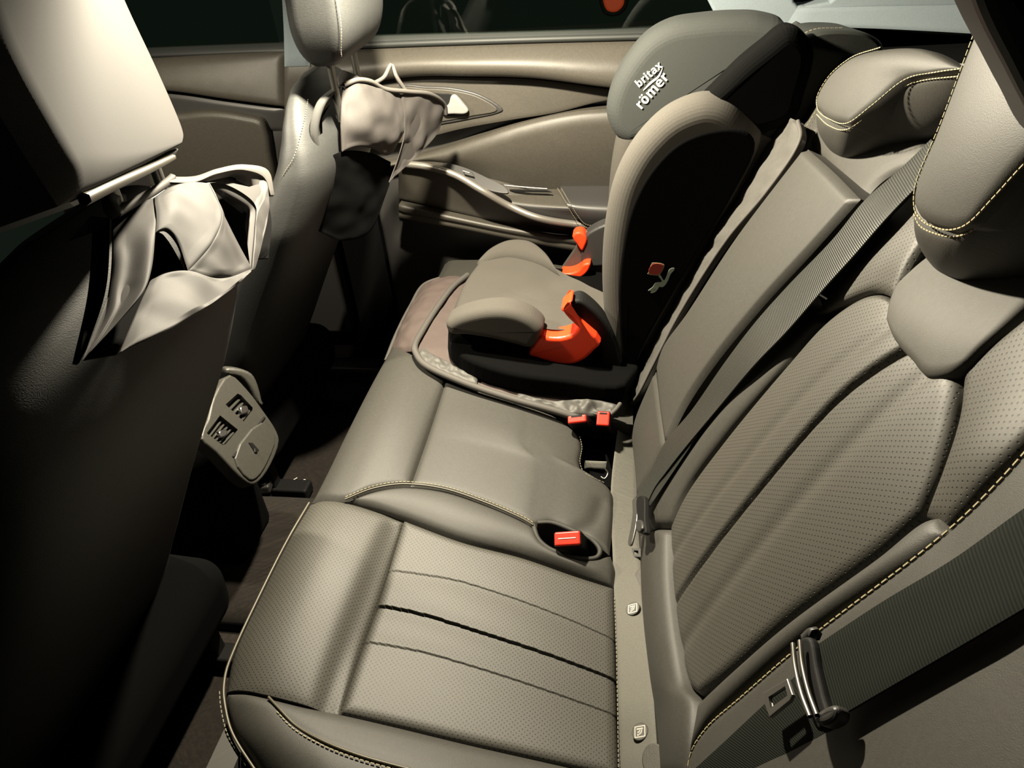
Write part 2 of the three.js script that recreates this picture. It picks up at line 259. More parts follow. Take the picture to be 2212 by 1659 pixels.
  panel('window_sill', w, rubber, DZ, { t: [[640, 84, -.03], [860, 76, -.03], [1100, 70, -.03], [1560, 56, -.03]], b: [[640, 106, -.016], [860, 98, -.016], [1100, 90, -.016], [1560, 77, -.016]], l: [[640, 106, -.016], [640, 84, -.03]], r: [[1560, 77, -.016], [1560, 56, -.03]] }, { depth: .01, nu: 20, nv: 6 });
}
{ // far front door
  const d = struct('door_2', 'far front door trim beside the front seat');
  mesh('door_shell', placed(rbox(.62, .75, .05, .012), V(-1.13, .165, -.755)), plasticDark, d);
  panel('upper_trim', d, plasticDoor, DZ, { t: [[200, 133, -.01], [350, 126, -.01], [480, 119, -.01], [614, 113, -.01]], b: [[200, 190, .02], [370, 200, .02], [480, 216, .02], [614, 234, .02]], l: [[200, 190, .02], [200, 133, -.01]], r: [[614, 234, .02], [614, 113, -.01]] }, { bulge: .01, depth: .04, w: .02, d: .01 });
  panel('mid_trim', d, plasticDark, DZ, { t: [[200, 190, 0], [370, 202, 0], [480, 218, 0], [614, 236, 0]], b: [[200, 300, 0], [380, 275, 0], [480, 280, 0], [614, 285, 0]], l: [[200, 300, 0], [200, 190, 0]], r: [[614, 285, 0], [614, 236, 0]] }, { depth: .03, nu: 20, nv: 12 });
  slab('door_pad', d, plasticDoor, DZ, [[330, 262], [400, 246], [460, 242], [520, 250], [562, 262], [575, 290], [582, 330], [585, 420], [330, 420]], { h: .025, depth: .04, bevel: .014, bs: 6 });
  panel('lower_trim', d, plasticDark, DZ, { t: [[200, 285, 0], [614, 285, 0]], b: [[200, 520, 0], [660, 560, 0]], l: [[200, 520, 0], [200, 285, 0]], r: [[660, 560, 0], [614, 285, 0]] }, { depth: .03, nu: 12, nv: 12 });
  const w = struct('window_2', 'dark far front side window');
  mesh('pane', placed(new THREE.BoxGeometry(.62, .42, .004), V(-1.14, .755, -.735)), glassMat, w);
  panel('window_sill', w, rubber, DZ, { t: [[200, 108, -.03], [614, 92, -.03]], b: [[200, 130, -.014], [614, 114, -.014]], l: [[200, 130, -.014], [200, 108, -.03]], r: [[614, 114, -.014], [614, 92, -.03]] }, { depth: .01, nu: 10, nv: 6 });
}
{ // B pillar between the doors
  const p = struct('wall_far_pillar', 'far centre pillar with grey lower cover and pale upper cover');
  panel('upper_cover', p, trimLight, DZ, { t: [[600, -120, .02], [668, -120, .02]], b: [[613, 145, .02], [668, 143, .02]], l: [[613, 145, .02], [611, 60, .02], [600, -120, .02]], r: [[668, 143, .02], [668, 60, .02], [668, -120, .02]] }, { depth: .05, nu: 10, nv: 20, w: .006, d: .004 });
  panel('lower_cover', p, plasticDoor, DZ, { t: [[613, 146, .022], [670, 144, .022]], b: [[613, 420, .022], [690, 420, .022]], l: [[613, 420, .022], [613, 146, .022]], r: [[690, 420, .022], [670, 144, .022]] }, { depth: .05, nu: 10, nv: 20, w: .006, d: .004 });
  panel('pillar_return', p, plasticDark, DZ, { t: [[668, -120, .0], [720, -120, -.02]], b: [[690, 420, .0], [760, 420, -.02]], l: [[690, 420, .0], [668, -120, .0]], r: [[760, 420, -.02], [720, -120, -.02]] }, { depth: .03, nu: 6, nv: 10 });
}
{ // far rear pillar, parcel shelf, near pillar
  const S = ZP(-.66), p = struct('wall_far_quarter', 'pale grey far rear quarter pillar trim with a slot');
  slab('quarter_trim', p, trimLight, S, [[1500, -160], [1528, 0], [1548, 39], [1600, 44], [1700, 60], [1880, 64], [2010, 74], [2300, 90], [2300, -200]], { depth: .05, bevel: .006, smooth: false, holes: [[[1708, -60], [1716, 4], [1724, 13], [1740, 13], [1792, 4], [1802, -4], [1806, -60]]] });
  slab('slot_lining', p, plasticBlack, S, [[1690, -70], [1700, 22], [1815, 22], [1820, -70]], { h: -.052, depth: .01, bevel: .001, smooth: false });
  panel('pillar_fold', p, trimLight, S, { b: [[1697, 58, .003], [1880, 62, .02], [2110, 74, .04], [2300, 88, .05]], t: [[1722, 18, .003], [1900, 14, .012], [2110, 10, .02], [2300, 0, .03]], l: [[1697, 58, .003], [1722, 18, .003]], r: [[2300, 88, .05], [2300, 0, .03]] }, { depth: .006, nu: 24, nv: 10, w: .008, d: .003 });
  const s = struct('wall_rear_shelf', 'black rear parcel shelf behind the seatback');
  mesh('shelf_board', placed(rbox(.50, .03, 1.30, .01), V(.60, .488, 0)), fabricBlack, s);
  const n = struct('wall_near_pillar', 'unlit dark near rear pillar cover at the door opening');
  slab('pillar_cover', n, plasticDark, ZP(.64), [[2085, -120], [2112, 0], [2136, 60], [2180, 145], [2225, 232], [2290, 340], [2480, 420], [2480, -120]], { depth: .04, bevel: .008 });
}
{ // lamp of a car outside
  const S = ZP(-2.6), t = thing('tail_lamp', 'dim red vehicle lamp seen through the far window', 'lamp');
  slab('red_lens', t, M(lin(.5, .03, .01), .4, { emissive: lin(1, .12, .03), emissiveIntensity: .18 }), S, [[1303, -20], [1340, -24], [1348, 8], [1332, 26], [1310, 22]], { depth: .05, bevel: .01 });
  slab('lamp_housing', t, plasticBlack, S, [[1296, -30], [1348, -34], [1356, 12], [1336, 34], [1304, 30]], { h: -.03, depth: .06, bevel: .01 });
}

// ═════════════ REAR BENCH CUSHION
{
  const g = thing('rear_bench_cushion', 'grey leather rear bench cushion with perforated pleated panels and piped seams', 'seat cushion');
  const frontA = [[668, 1086, -.03], [620, 1168, -.03], [560, 1287, -.03], [505, 1405, -.03], [487, 1492, -.03]];
  const seamFar = [[668, 1086, -.03], [700, 1077, -.014], [745, 1081, -.008], [810, 1099, -.008], [873, 1121, -.01]];
  const seamFar2 = [[873, 1121, -.01], [1000, 1168, -.01], [1130, 1202, -.012], [1240, 1240, -.016], [1328, 1268, -.02]];
  const seamNear = [[487, 1492, -.03], [530, 1492, -.014], [580, 1502, -.006], [660, 1522, -.004], [735, 1537, -.006]];
  const seamNear2 = [[735, 1537, -.006], [860, 1566, -.006], [1000, 1600, -.006], [1180, 1640, -.008], [1336, 1674, -.012]];
  const seamMid = [[873, 1121, -.01], [850, 1195, -.012], [820, 1290, -.012], [780, 1402, -.012], [735, 1537, -.006]];
  stitches(g, CU, [[1327, 1290, -.02], [1331, 1400, -.02], [1334, 1540, -.02], [1336, 1670, -.012]], { mat: threadDim, r: .0006 });
  // foam core below the covers
  const core = (x0, x1, z0, z1) => { const c = []; for (const [x, e] of [[x0, .0], [x0 + .03, 1], [x1 - .02, 1], [x1, .4]]) c.push(0); const g2 = rbox(x1 - x0, .16, z1 - z0, .03, 4); return placed(g2, V((x0 + x1) / 2, -.155 * (x0 + x1) / 2 - .145, (z0 + z1) / 2), new THREE.Euler(0, 0, -Math.atan(.155))); };
  mesh('cushion_core', core(-.485, -.02, -.66, .67), fabricBlack, g);
  panel('front_panel', g, leatherPerf, CU, { b: seamFar, t: seamNear, l: frontA, r: seamMid }, { bulge: .016, depth: .03, w: .02, d: .008, nu: 60, nv: 70, edges: 'lrb', grooves: [{ p: [[850, 1130], [790, 1290], [735, 1430], [705, 1520]], d: .010, w: .014 }] });
  panel('seat_panel', g, leatherPerf, CU, { b: seamFar2, t: seamNear2, l: seamMid, r: [[1328, 1268, -.02], [1331, 1400, -.02], [1334, 1540, -.02], [1336, 1674, -.012]] }, {
    bulge: .004, depth: .03, w: .014, d: .006, nu: 130, nv: 260, grooves: [
      { p: [[851, 1219], [920, 1230], [988, 1243], [1100, 1277], [1230, 1322], [1325, 1359]], d: .005, wa: .026, wb: .011 },
      { p: [[819, 1293], [900, 1311], [1056, 1359], [1200, 1403], [1333, 1446]], d: .009, wa: .022, wb: .006 },
      { p: [[793, 1372], [900, 1393], [1041, 1433], [1200, 1482], [1331, 1523]], d: .005, wa: .026, wb: .011 }]
  });
  panel('outer_bolster', g, leather, CU, { b: [...seamNear, ...seamNear2.slice(1)], t: [[640, 1790, -.03], [800, 1850, 0], [1000, 1900, 0], [1345, 1990, -.01]], l: [[487, 1492, -.03], [486, 1525, -.03], [500, 1580, -.03], [545, 1655, -.03], [640, 1790, -.03]], r: [[1336, 1674, -.012], [1340, 1800, -.012], [1345, 1990, -.01]] }, {
    bulge: .02, depth: .05, w: .018, d: .009, nu: 80, nv: 50, edges: 'lb', grooves: [{ p: [[580, 1508], [604, 1534], [640, 1570], [700, 1604], [780, 1635], [870, 1660], [1000, 1694]], d: .0015, w: .004, sharp: 1 }]
  });
  tube('piping', g, pipingMat, CU, [[668, 1086, -.026], [620, 1168, -.026], [560, 1287, -.026], [505, 1405, -.026], [488, 1452, -.026], [483, 1492, -.026], [486, 1525, -.026], [500, 1580, -.026], [545, 1655, -.026], [600, 1730, -.026]], .0019, 110);
  tube('piping', g, pipingMat, CU, [[580, 1506, -.004], [604, 1532, .001], [640, 1568, .005], [700, 1602, .011], [780, 1633, .015], [870, 1658, .017], [1000, 1692, .019]], .0018, 60);
  stitches(g, CU, [[474, 1492, -.03], [477, 1527, -.03], [491, 1584, -.03], [532, 1655, -.03]], { mat: threadDim });
  stitches(g, CU, [[597, 1536, .001], [634, 1574, .006], [695, 1609, .012], [776, 1640, .016], [870, 1666, .018], [1000, 1700, .020]]);
  panel('front_fascia', g, leather, surf(-1, .15, 0, 0), { t: [V(-.497, .046, .2), V(-.505, .046, .35), V(-.505, .046, .66)], b: [V(-.46, -.2, .2), V(-.46, -.2, .35), V(-.46, -.2, .66)], l: [V(-.46, -.2, .2), V(-.497, .046, .2)], r: [V(-.46, -.2, .66), V(-.505, .046, .66)] }, { depth: .03, nu: 12, nv: 16, bulge: .004 });
  panel('front_fascia', g, leather, surf(-1, .15, 0, 0), { t: [V(-.50, .046, -.66), V(-.505, .046, -.2), V(-.497, .046, .198)], b: [V(-.46, -.2, -.66), V(-.46, -.2, -.2), V(-.46, -.2, .198)], l: [V(-.46, -.2, -.66), V(-.50, .046, -.66)], r: [V(-.46, -.2, .198), V(-.497, .046, .198)] }, { depth: .03, nu: 12, nv: 16, bulge: .004 });
  // centre place
  const cSeam = [[968, 805, 0], [950, 862, -.003], [925, 938, -.003], [887, 1047, -.002]];
  panel('center_front_panel', g, leather, CU, { b: [[846, 748, -.02], [880, 762, -.004], [920, 784, 0], [968, 805, 0]], t: [[674, 1082, -.03], [705, 1077, -.012], [745, 1079, -.004], [800, 1058, 0], [850, 1049, 0], [887, 1047, -.002]], l: [[846, 748, -.02], [800, 832, -.03], [750, 930, -.03], [705, 1022, -.03], [674, 1082, -.03]], r: cSeam }, { bulge: .014, depth: .03, w: .016, d: .006, nu: 50, nv: 60, edges: 'lrt' });
  const pipeC = [[745, 1079, -.002], [800, 1057, .002], [850, 1047, .003], [887, 1046, .003], [960, 1056, .003], [1050, 1086, .003], [1130, 1121, .003], [1152, 1134, .002]];
  panel('center_top_panel', g, leather, CU, { b: [[968, 805, 0], [1010, 822, 0], [1100, 853, 0], [1186, 893, -.002]], t: [[887, 1047, -.002], [960, 1057, 0], [1050, 1087, 0], [1130, 1122, 0], [1152, 1134, -.002], [1190, 1129, -.004], [1240, 1147, -.006], [1285, 1170, -.01], [1318, 1196, -.016]], l: cSeam, r: [[1186, 893, -.002], [1220, 915, -.004], [1250, 941, -.006], [1256, 966, -.006], [1252, 1000, -.006], [1262, 1022, -.008], [1300, 1043, -.012], [1321, 1060, -.016], [1326, 1100, -.018], [1318, 1196, -.016]] }, { bulge: .010, depth: .035, w: .012, d: .005, nu: 80, nv: 80, grooves: [{ p: [[1300, 1085, -.01], [1280, 1130, -.01], [1250, 1150, -.01]], d: .004, w: .01 }] });
  const lip = [[745, 1081, -.006], [800, 1061, -.003], [850, 1051, -.003], [887, 1050, -.003], [960, 1060, -.003], [1050, 1090, -.003], [1130, 1125, -.003], [1150, 1138, -.003], [1162, 1165, -.006], [1200, 1192, -.008], [1250, 1206, -.010], [1290, 1204, -.012], [1320, 1197, -.016]];
  panel('center_side_bolster', g, leather, CU, { b: lip, t: [[746, 1083, -.008], [810, 1098, -.009], [873, 1119, -.009], [1000, 1166, -.008], [1130, 1200, -.010], [1240, 1238, -.014], [1328, 1266, -.018]], l: [[745, 1081, -.006], [746, 1083, -.008]], r: [[1320, 1197, -.016], [1330, 1230, -.014], [1328, 1266, -.018]] }, { bulge: .008, depth: .03, w: .012, d: .006, nu: 90, nv: 30, grooves: [{ p: [[1282, 1210], [1275, 1230], [1262, 1245]], d: .003, w: .005 }, { p: [[1250, 1215], [1240, 1232]], d: .002, w: .005 }, { p: [[1300, 1196], [1306, 1215]], d: .003, w: .004 }] });
  tube('piping', g, pipingMat, CU, pipeC.map(([a, b, c]) => [a, b, c + .0005]), .0015, 80);
  stitches(g, CU, pipeC.map(([a, b, c]) => [a, b - 5, c + .0015]), {});
  stitches(g, CU, [[1010, 819, .003], [1060, 836, .003], [1100, 849, .003], [1160, 874, .003], [1184, 890, .002]], {});
  tube('piping', g, pipingMat, CU, [[1010, 817, .002], [1060, 833, .002], [1100, 846, .002], [1160, 871, .002], [1187, 890, .0]], .002, 40);
  stitches(g, CU, [[1252, 942, -.003], [1257, 966, -.003], [1253, 1000, -.003], [1263, 1021, -.004], [1306, 1043, -.008]], { r: .0005, mat: threadDim });
  tube('recess_lip', g, leather, CU, [[1152, 1134, -.001], [1162, 1164, -.004], [1180, 1182, -.006], [1204, 1194, -.007], [1250, 1207, -.009], [1288, 1205, -.011], [1296, 1190, -.011], [1280, 1168, -.009], [1240, 1148, -.006], [1192, 1130, -.004], [1160, 1130, -.003]], .004, 70);
  // far place (under the mat)
  panel('far_panel', g, leather, CU, { b: [V(-.50, .05, -.665), V(-.3, .046, -.665), V(-.03, .0, -.665)], t: [V(-.505, .05, -.225), V(-.45, .066, -.215), V(-.35, .05, -.16), V(-.17, .02, -.10), V(-.03, .0, -.10)], l: [V(-.50, .05, -.665), V(-.505, .05, -.225)], r: [V(-.03, .0, -.665), V(-.03, .0, -.10)] }, { depth: .04, w: .03, d: .012, edges: 'l' });
}

// ═════════════ REAR BACKREST
{
  const g = thing('rear_bench_upright', 'grey leather rear backrest with perforated pleated insert, wide bolsters and folded centre armrest', 'seat backrest');
  mesh('backrest_core', placed(rbox(.10, .60, 1.30, .03, 4), V(.172, .20, 0), new THREE.Euler(0, 0, -Math.atan(.466))), fabricBlack, g);
  const fl = [[1336, 1674], [1331, 1450], [1322, 1200], [1318, 1060], [1334, 915]].map(([u, v]) => CU.at(u, v, -.021));
  panel('lower_flap', g, fabricStrip, BK, { b: [fl[0], [1422, 1674, .006]], t: [fl[4], [1374, 925, .006]], l: fl, r: [[1422, 1674, .006], [1402, 1400, .006], [1380, 1180, .006], [1374, 1060, .006], [1374, 925, .006]] }, { N: V(-.5, .866, 0), depth: .02, nu: 14, nv: 50, w: .004, d: .002 });
  const P = { bulge: .008, depth: .04, w: .016, d: .009 };
  panel('inner_bolster', g, leather, BK, { b: [[1380, 1152, .02], [1410, 1140, .034], [1441, 1140, .03]], t: [[1424, 1690, .02], [1450, 1690, .03], [1480, 1690, .03]], l: [[1380, 1152, .02], [1386, 1290, .02], [1402, 1450, .02], [1420, 1600, .02], [1424, 1690, .02]], r: [[1441, 1140, .03], [1446, 1250, .03], [1461, 1380, .03], [1480, 1478, .03], [1500, 1514, .034], [1492, 1600, .04], [1480, 1690, .04]] }, { ...P, nu: 30, nv: 60 });
  panel('inner_bolster', g, leather, BK, { b: [[1379, 1149, .02], [1410, 1138, .032], [1441, 1137, .03]], t: [[1745, 612, .02], [1760, 650, .024], [1768, 692, .028]], l: [[1379, 1149, .02], [1400, 1085, .02], [1480, 975, .02], [1600, 810, .02], [1745, 612, .02]], r: [[1441, 1137, .03], [1480, 1061, .03], [1560, 951, .03], [1700, 781, .03], [1768, 692, .028]] }, { ...P, nu: 26, nv: 60 });
  panel('backrest_insert', g, leatherPerf, BK, { b: [[1505, 1502, .03], [1482, 1478, .028], [1462, 1380, .026], [1447, 1250, .026], [1442, 1140, .026]], t: [[1985, 1116, .03], [2031, 1010, .03], [2061, 900, .03], [2068, 812, .03], [2010, 745, .03], [1926, 646, .026]], l: [[1505, 1502, .03], [1560, 1462, .032], [1700, 1342, .032], [1900, 1192, .032], [1985, 1116, .03]], r: [[1442, 1140, .026], [1480, 1062, .026], [1560, 952, .026], [1700, 782, .026], [1780, 692, .026], [1850, 641, .026], [1890, 631, .026], [1926, 646, .026]] }, {
    bulge: .012, depth: .04, w: .018, d: .011, nu: 130, nv: 130, grooves: [
      { p: [[1985, 745, .03], [1935, 778, .03], [1830, 864, .03], [1640, 1082, .03], [1454, 1298, .03]], d: .009, w: .005, sharp: 1 },
      { p: [[1940, 690, .03], [1750, 855, .03], [1600, 1020, .03], [1448, 1195, .03]], d: .003, w: .010 },
      { p: [[2020, 800, .03], [1890, 930, .03], [1760, 1068, .03], [1600, 1245, .03], [1472, 1390, .03]], d: .003, w: .010 }]
  });
  panel('upper_panel', g, leatherPerf, BK, { b: [[1748, 690, .024], [1850, 639, .026], [1890, 629, .026], [1928, 644, .028]], t: [[1985, 385, .01], [2060, 410, .015]], l: [[1748, 690, .024], [1828, 588, .022], [1912, 482, .016], [1985, 385, .01]], r: [[1928, 644, .028], [1960, 572, .03], [2005, 500, .028], [2060, 410, .015]] }, { depth: .03, w: .01, d: .005, nu: 40, nv: 60, bulge: .004 });
  panel('top_flap', g, leatherMatte, BK, { b: [[1909, 692, .034], [1926, 736, .036], [1966, 786, .036], [1996, 817, .036], [2040, 813, .036], [2084, 786, .036]], t: [[2005, 470, .0], [2100, 500, 0], [2200, 530, 0], [2330, 560, 0]], l: [[1909, 692, .034], [1920, 640, .03], [1962, 555, .016], [2005, 470, .0]], r: [[2084, 786, .036], [2160, 714, .032], [2240, 640, .02], [2330, 560, 0]] }, { depth: .025, w: .012, d: .008, nu: 60, nv: 50, bulge: .008 });
  panel('outer_panel', g, leatherPerf, BK, { b: [[1988, 1118, .03], [2010, 1130, .032], [2040, 1146, .034]], t: [[2072, 800, .028], [2160, 722, .028], [2360, 560, .03]], l: [[1988, 1118, .03], [2034, 1010, .03], [2064, 900, .03], [2072, 800, .028]], r: [[2040, 1146, .034], [2110, 1080, .036], [2212, 970, .038], [2360, 780, .03], [2360, 560, .03]] }, { depth: .04, w: .014, d: .008, nu: 50, nv: 70, bulge: .008 });
  const stitchLine = [[1478, 1690, .04], [1490, 1622, .04], [1520, 1572, .042], [1600, 1500, .044], [1750, 1371, .046], [1960, 1211, .044], [2040, 1146, .042], [2110, 1082, .042], [2212, 972, .042], [2360, 790, .036]];
  panel('side_bolster', g, leather, BK, { l: [[1502, 1516, .036], [1560, 1466, .04], [1700, 1346, .042], [1900, 1196, .04], [1988, 1122, .036], [2026, 1112, .036]], r: [[1482, 1668, .04], [1492, 1622, .04], [1520, 1574, .042], [1600, 1502, .044], [1750, 1373, .046], [1960, 1213, .044], [2042, 1148, .040]], b: [[1502, 1516, .036], [1494, 1590, .04], [1482, 1668, .04]], t: [[2026, 1112, .036], [2042, 1148, .040]] }, { depth: .04, w: .014, d: .007, nu: 24, nv: 90, bulge: .006 });
  panel('wing_bolster', g, leather, BK, { l: stitchLine, r: [[1620, 2300, .08], [1800, 2200, .08], [2050, 2000, .08], [2300, 1800, .08], [2500, 1620, .08], [2760, 1380, .08]], b: [[1478, 1690, .04], [1540, 1980, .06], [1620, 2300, .08]], t: [[2360, 790, .036], [2540, 1060, .06], [2760, 1380, .08]] }, { depth: .06, w: .01, d: .004, nu: 50, nv: 90, bulge: .002, edges: 'l' });
  stitches(g, BK, stitchLine.map(([a, b, c]) => [a + 3, b + 4, c + .001]), { step: .0072, len: .005, r: .0008 });
  // centre armrest folded up
  const ar = panel('center_armrest', g, leather, BK, { b: [[1415, 798, .04], [1422, 880, .042], [1432, 962, .045]], t: [[1734, 318, .045], [1790, 368, .047], [1845, 425, .05]], l: [[1415, 798, .04], [1430, 750, .042], [1485, 672, .045], [1585, 518, .045], [1724, 332, .045], [1734, 318, .045]], r: [[1432, 962, .045], [1470, 882, .048], [1530, 790, .05], [1635, 660, .05], [1742, 542, .05], [1845, 425, .05]] }, { depth: .055, w: .010, d: .008, nu: 40, nv: 70, bulge: .006 });
  ar.userData.label = 'folded centre armrest with plain leather face';
  panel('armrest_hinge_cover', g, leather, BK, { b: [[1363, 950, .03], [1370, 1016, .03], [1374, 1072, .03]], t: [[1412, 802, .04], [1422, 880, .044], [1432, 962, .046]], l: [[1363, 950, .03], [1371, 902, .034], [1412, 802, .04]], r: [[1374, 1072, .03], [1400, 1025, .04], [1432, 962, .046]] }, { depth: .04, w: .008, d: .004, nu: 24, nv: 24 });
  // shoulders
  panel('shoulder', g, leather, BK, { b: [[1740, 300, .01], [1800, 372, .012], [1848, 446, .012]], t: [[1800, 210, .0], [1900, 250, 0], [2040, 330, 0]], l: [[1740, 300, .01], [1766, 260, .005], [1800, 210, .0]], r: [[1848, 446, .012], [1900, 390, .01], [1980, 348, .005], [2040, 330, 0]] }, { depth: .04, w: .012, d: .004, bulge: .006, grooves: [{ p: [[1852, 436, .01], [1890, 384, .012], [1930, 355, .01], [1985, 338, .006]], d: .002, w: .003 }] });
  panel('far_shoulder', g, leather, BK, { b: [[1640, 470, .016], [1690, 380, .016], [1738, 316, .016]], t: [[1690, 200, .01], [1730, 215, .01], [1785, 232, .0]], l: [[1640, 470, .016], [1660, 330, .014], [1690, 200, .01]], r: [[1738, 316, .016], [1762, 276, .012], [1785, 232, .0]] }, { depth: .04, w: .01, d: .004 });
  stitches(g, BK, [[1733, 290, .017], [1752, 258, .014], [1768, 232, .012]], { step: .006, len: .004 });
  panel('far_backrest', g, leather, BK, { b: [V(-.01, -.02, -.665), V(-.01, -.02, -.35), V(-.01, -.02, -.14)], t: [V(.25, .56, -.665), V(.25, .56, -.4), V(.25, .56, -.17)], l: [V(-.01, -.02, -.665), V(.25, .56, -.665)], r: [V(-.01, -.02, -.14), V(.25, .56, -.17)] }, { depth: .05, w: .03, d: .012, bulge: .004 });
}
{ // anchor caps, labels, clip on the flap
  const fa = CU.at(1331, 1450, -.021), fb = BK.at(1402, 1400, .006), fc = CU.at(1322, 1200, -.021);
  const fn = fb.clone().sub(fa).cross(fc.clone().sub(fa)).normalize(); if (fn.y < 0) fn.negate();
  const mix = (t, v) => { let i = 0; while (i < t.length - 2 && t[i + 1][1] > v) i++; const [a, b] = [t[i], t[i + 1]]; return a[0] + (b[0] - a[0]) * (v - a[1]) / (b[1] - a[1]); };
  const local = (u, v) => { const lu = mix([[1336, 1674], [1331, 1450], [1322, 1200], [1318, 1060]], v), ru = mix([[1422, 1674], [1402, 1400], [1380, 1180], [1374, 1060]], v), q = CU.at(lu, v, -.021).lerp(BK.at(ru, v, .006), (u - lu) / (ru - lu)); return surf(fn.x, fn.y, fn.z, fn.dot(q)); };
  const cap = (u, v, ru, rv, label) => { const S = local(u, v); const t = thing('anchor_cap', label, 'anchor cover'); const pts = []; for (let i = 0; i < 14; i++) { const a = i / 14 * Math.PI * 2; pts.push([u + ru * Math.cos(a), v + rv * Math.sin(a)]); } slab('cap', t, plasticDoor, S, pts, { h: .003, depth: .004, bevel: .0015 }); };
  cap(1391, 1257, 23, 33, 'round grey anchor cover on the flap above the upper child seat tag'); cap(1412, 1640, 26, 36, 'round grey anchor cover on the flap below the lower child seat tag');
  const cv = document.createElement('canvas'); cv.width = cv.height = 128; const c = cv.getContext('2d');
  c.fillStyle = '#6a685f'; c.fillRect(0, 0, 128, 128); c.strokeStyle = '#f4f2e6'; c.lineWidth = 9; c.strokeRect(22, 22, 84, 84);
  c.fillStyle = '#f4f2e6'; c.beginPath(); c.moveTo(38, 92); c.lineTo(92, 92); c.lineTo(92, 80); c.lineTo(38, 80); c.fill();
  c.lineWidth = 10; c.beginPath(); c.moveTo(48, 76); c.lineTo(54, 54); c.lineTo(70, 42); c.stroke(); c.beginPath(); c.arc(80, 40, 8, 0, 7); c.fill(); c.beginPath(); c.moveTo(64, 76); c.lineTo(70, 62); c.lineTo(86, 60); c.stroke();
  const ct = new THREE.CanvasTexture(cv); ct.colorSpace = THREE.SRGBColorSpace;
  const tagMat = M(lin(.5, .5, .5), .6, { map: ct });
  const tg = (u, v, r, label) => { const S = local(u, v);
    const t = thing('child_seat_tag', label, 'tag'); const p = S.at(u, v, .001);
    const basis = new THREE.Matrix4().makeBasis(S.U, S.W, S.N).setPosition(p);
    const b = new THREE.CylinderGeometry(r, r, .004, 28).rotateX(Math.PI / 2).applyMatrix4(basis); mesh('button', b, plasticDoor, t);
    const f = new THREE.CircleGeometry(r * .92, 28).translate(0, 0, .0022).applyMatrix4(basis); mesh('symbol', f, tagMat, t);
  };
  tg(1368, 1316, .0105, 'round child seat anchor tag on the flap nearer the center buckle'); tg(1384, 1582, .0105, 'round child seat anchor tag on the flap nearer the outer bolster');
  const k = thing('flap_clip', 'small square black loop clip on the flap below belt tongue', 'clip');
  slab('loop', k, plasticDark, local(1373, 1193), [[1363, 1184], [1384, 1184], [1384, 1203], [1363, 1203]], { h: .003, depth: .005, bevel: .001, smooth: false, holes: [[[1368, 1188], [1380, 1188], [1380, 1199], [1368, 1199]]] });
}

// ═════════════ REAR HEADRESTS (built around their side and face outlines)
function rearHeadrest(label, zf, zn, profPx, sx, sy) {
  // profPx: side outline seen at the near end, from the front tip up over the face; the far end is shifted by (sx, sy)
  const g = thing('rear_headrest', label, 'headrest', 'rear headrests'), S = ZP(zn), q = profPx.map(p => S.at(p[0], p[1]));
  const cv = new THREE.CatmullRomCurve3(q.map(p => V(p.x, p.y, 0)), true, 'centripetal'), n = 60, N = 34, rings = [], c = V(0, 0, 0);
  const sm = cv.getSpacedPoints(n).slice(0, -1); sm.forEach(p => c.add(p)); c.multiplyScalar(1 / sm.length);
  const pt = (p, t, off = 0) => { const e = Math.max(0, (Math.abs(t) - .80) / .20), s = .86 + .14 * Math.sqrt(Math.max(0, 1 - e * e)), f = (1 - t) / 2, r = V(p.x - c.x, p.y - c.y, 0), L = r.length(); r.multiplyScalar((s * L + off) / L); return V(c.x + r.x + sx * f, c.y + r.y + sy * f, zf + (zn - zf) * (t + 1) / 2); };
  for (let k = 0; k <= N; k++) { const a = k / N, t = Math.sin((a - .5) * Math.PI); rings.push(sm.map(p => pt(p, t))); }
  mesh('pad', loftGeo(rings), leatherShaded, g);  // pad coloured dark to stand for shade behind the child seat
  return { g, at: (a, t, off = .0012) => pt(cv.getPointAt(((a % 1) + 1) % 1), t, off) };
}
function faceHeadrest(label, S, f, low, posts) {
  const g = thing('rear_headrest', label, 'headrest', 'rear headrests');
  const pad = panel('front_pad', g, leather, S, f, { depth: .05, w: .014, d: .008, bulge: .010, nu: 50, nv: 50 });
  panel('lower_pad', g, leather, S, low, { N: V(-.35, -.75, .55).normalize(), depth: .006, bulge: .022, w: .008, d: .003, nu: 60, nv: 40 });
  const seam = [...[...f.l].reverse(), ...f.b.slice(1), ...f.r.slice(1)];
  stitches(pad, S, seam.map(([a, b, h]) => [a + (a > 2000 && b > 300 ? -3 : 3), b - 4, (h ?? 0) + .0005]), { step: .0056, len: .0042, r: .0007 });
  stitches(pad, S, [...low.b].map(([a, b, h]) => [a + 2, b + 7, (h ?? 0) - .001]), { step: .0056, len: .0042, r: .0007 });
  for (const [x, y, z] of posts) mesh('post', new THREE.CylinderGeometry(.006, .006, .06, 12).translate(x, y, z), steel, g);
}
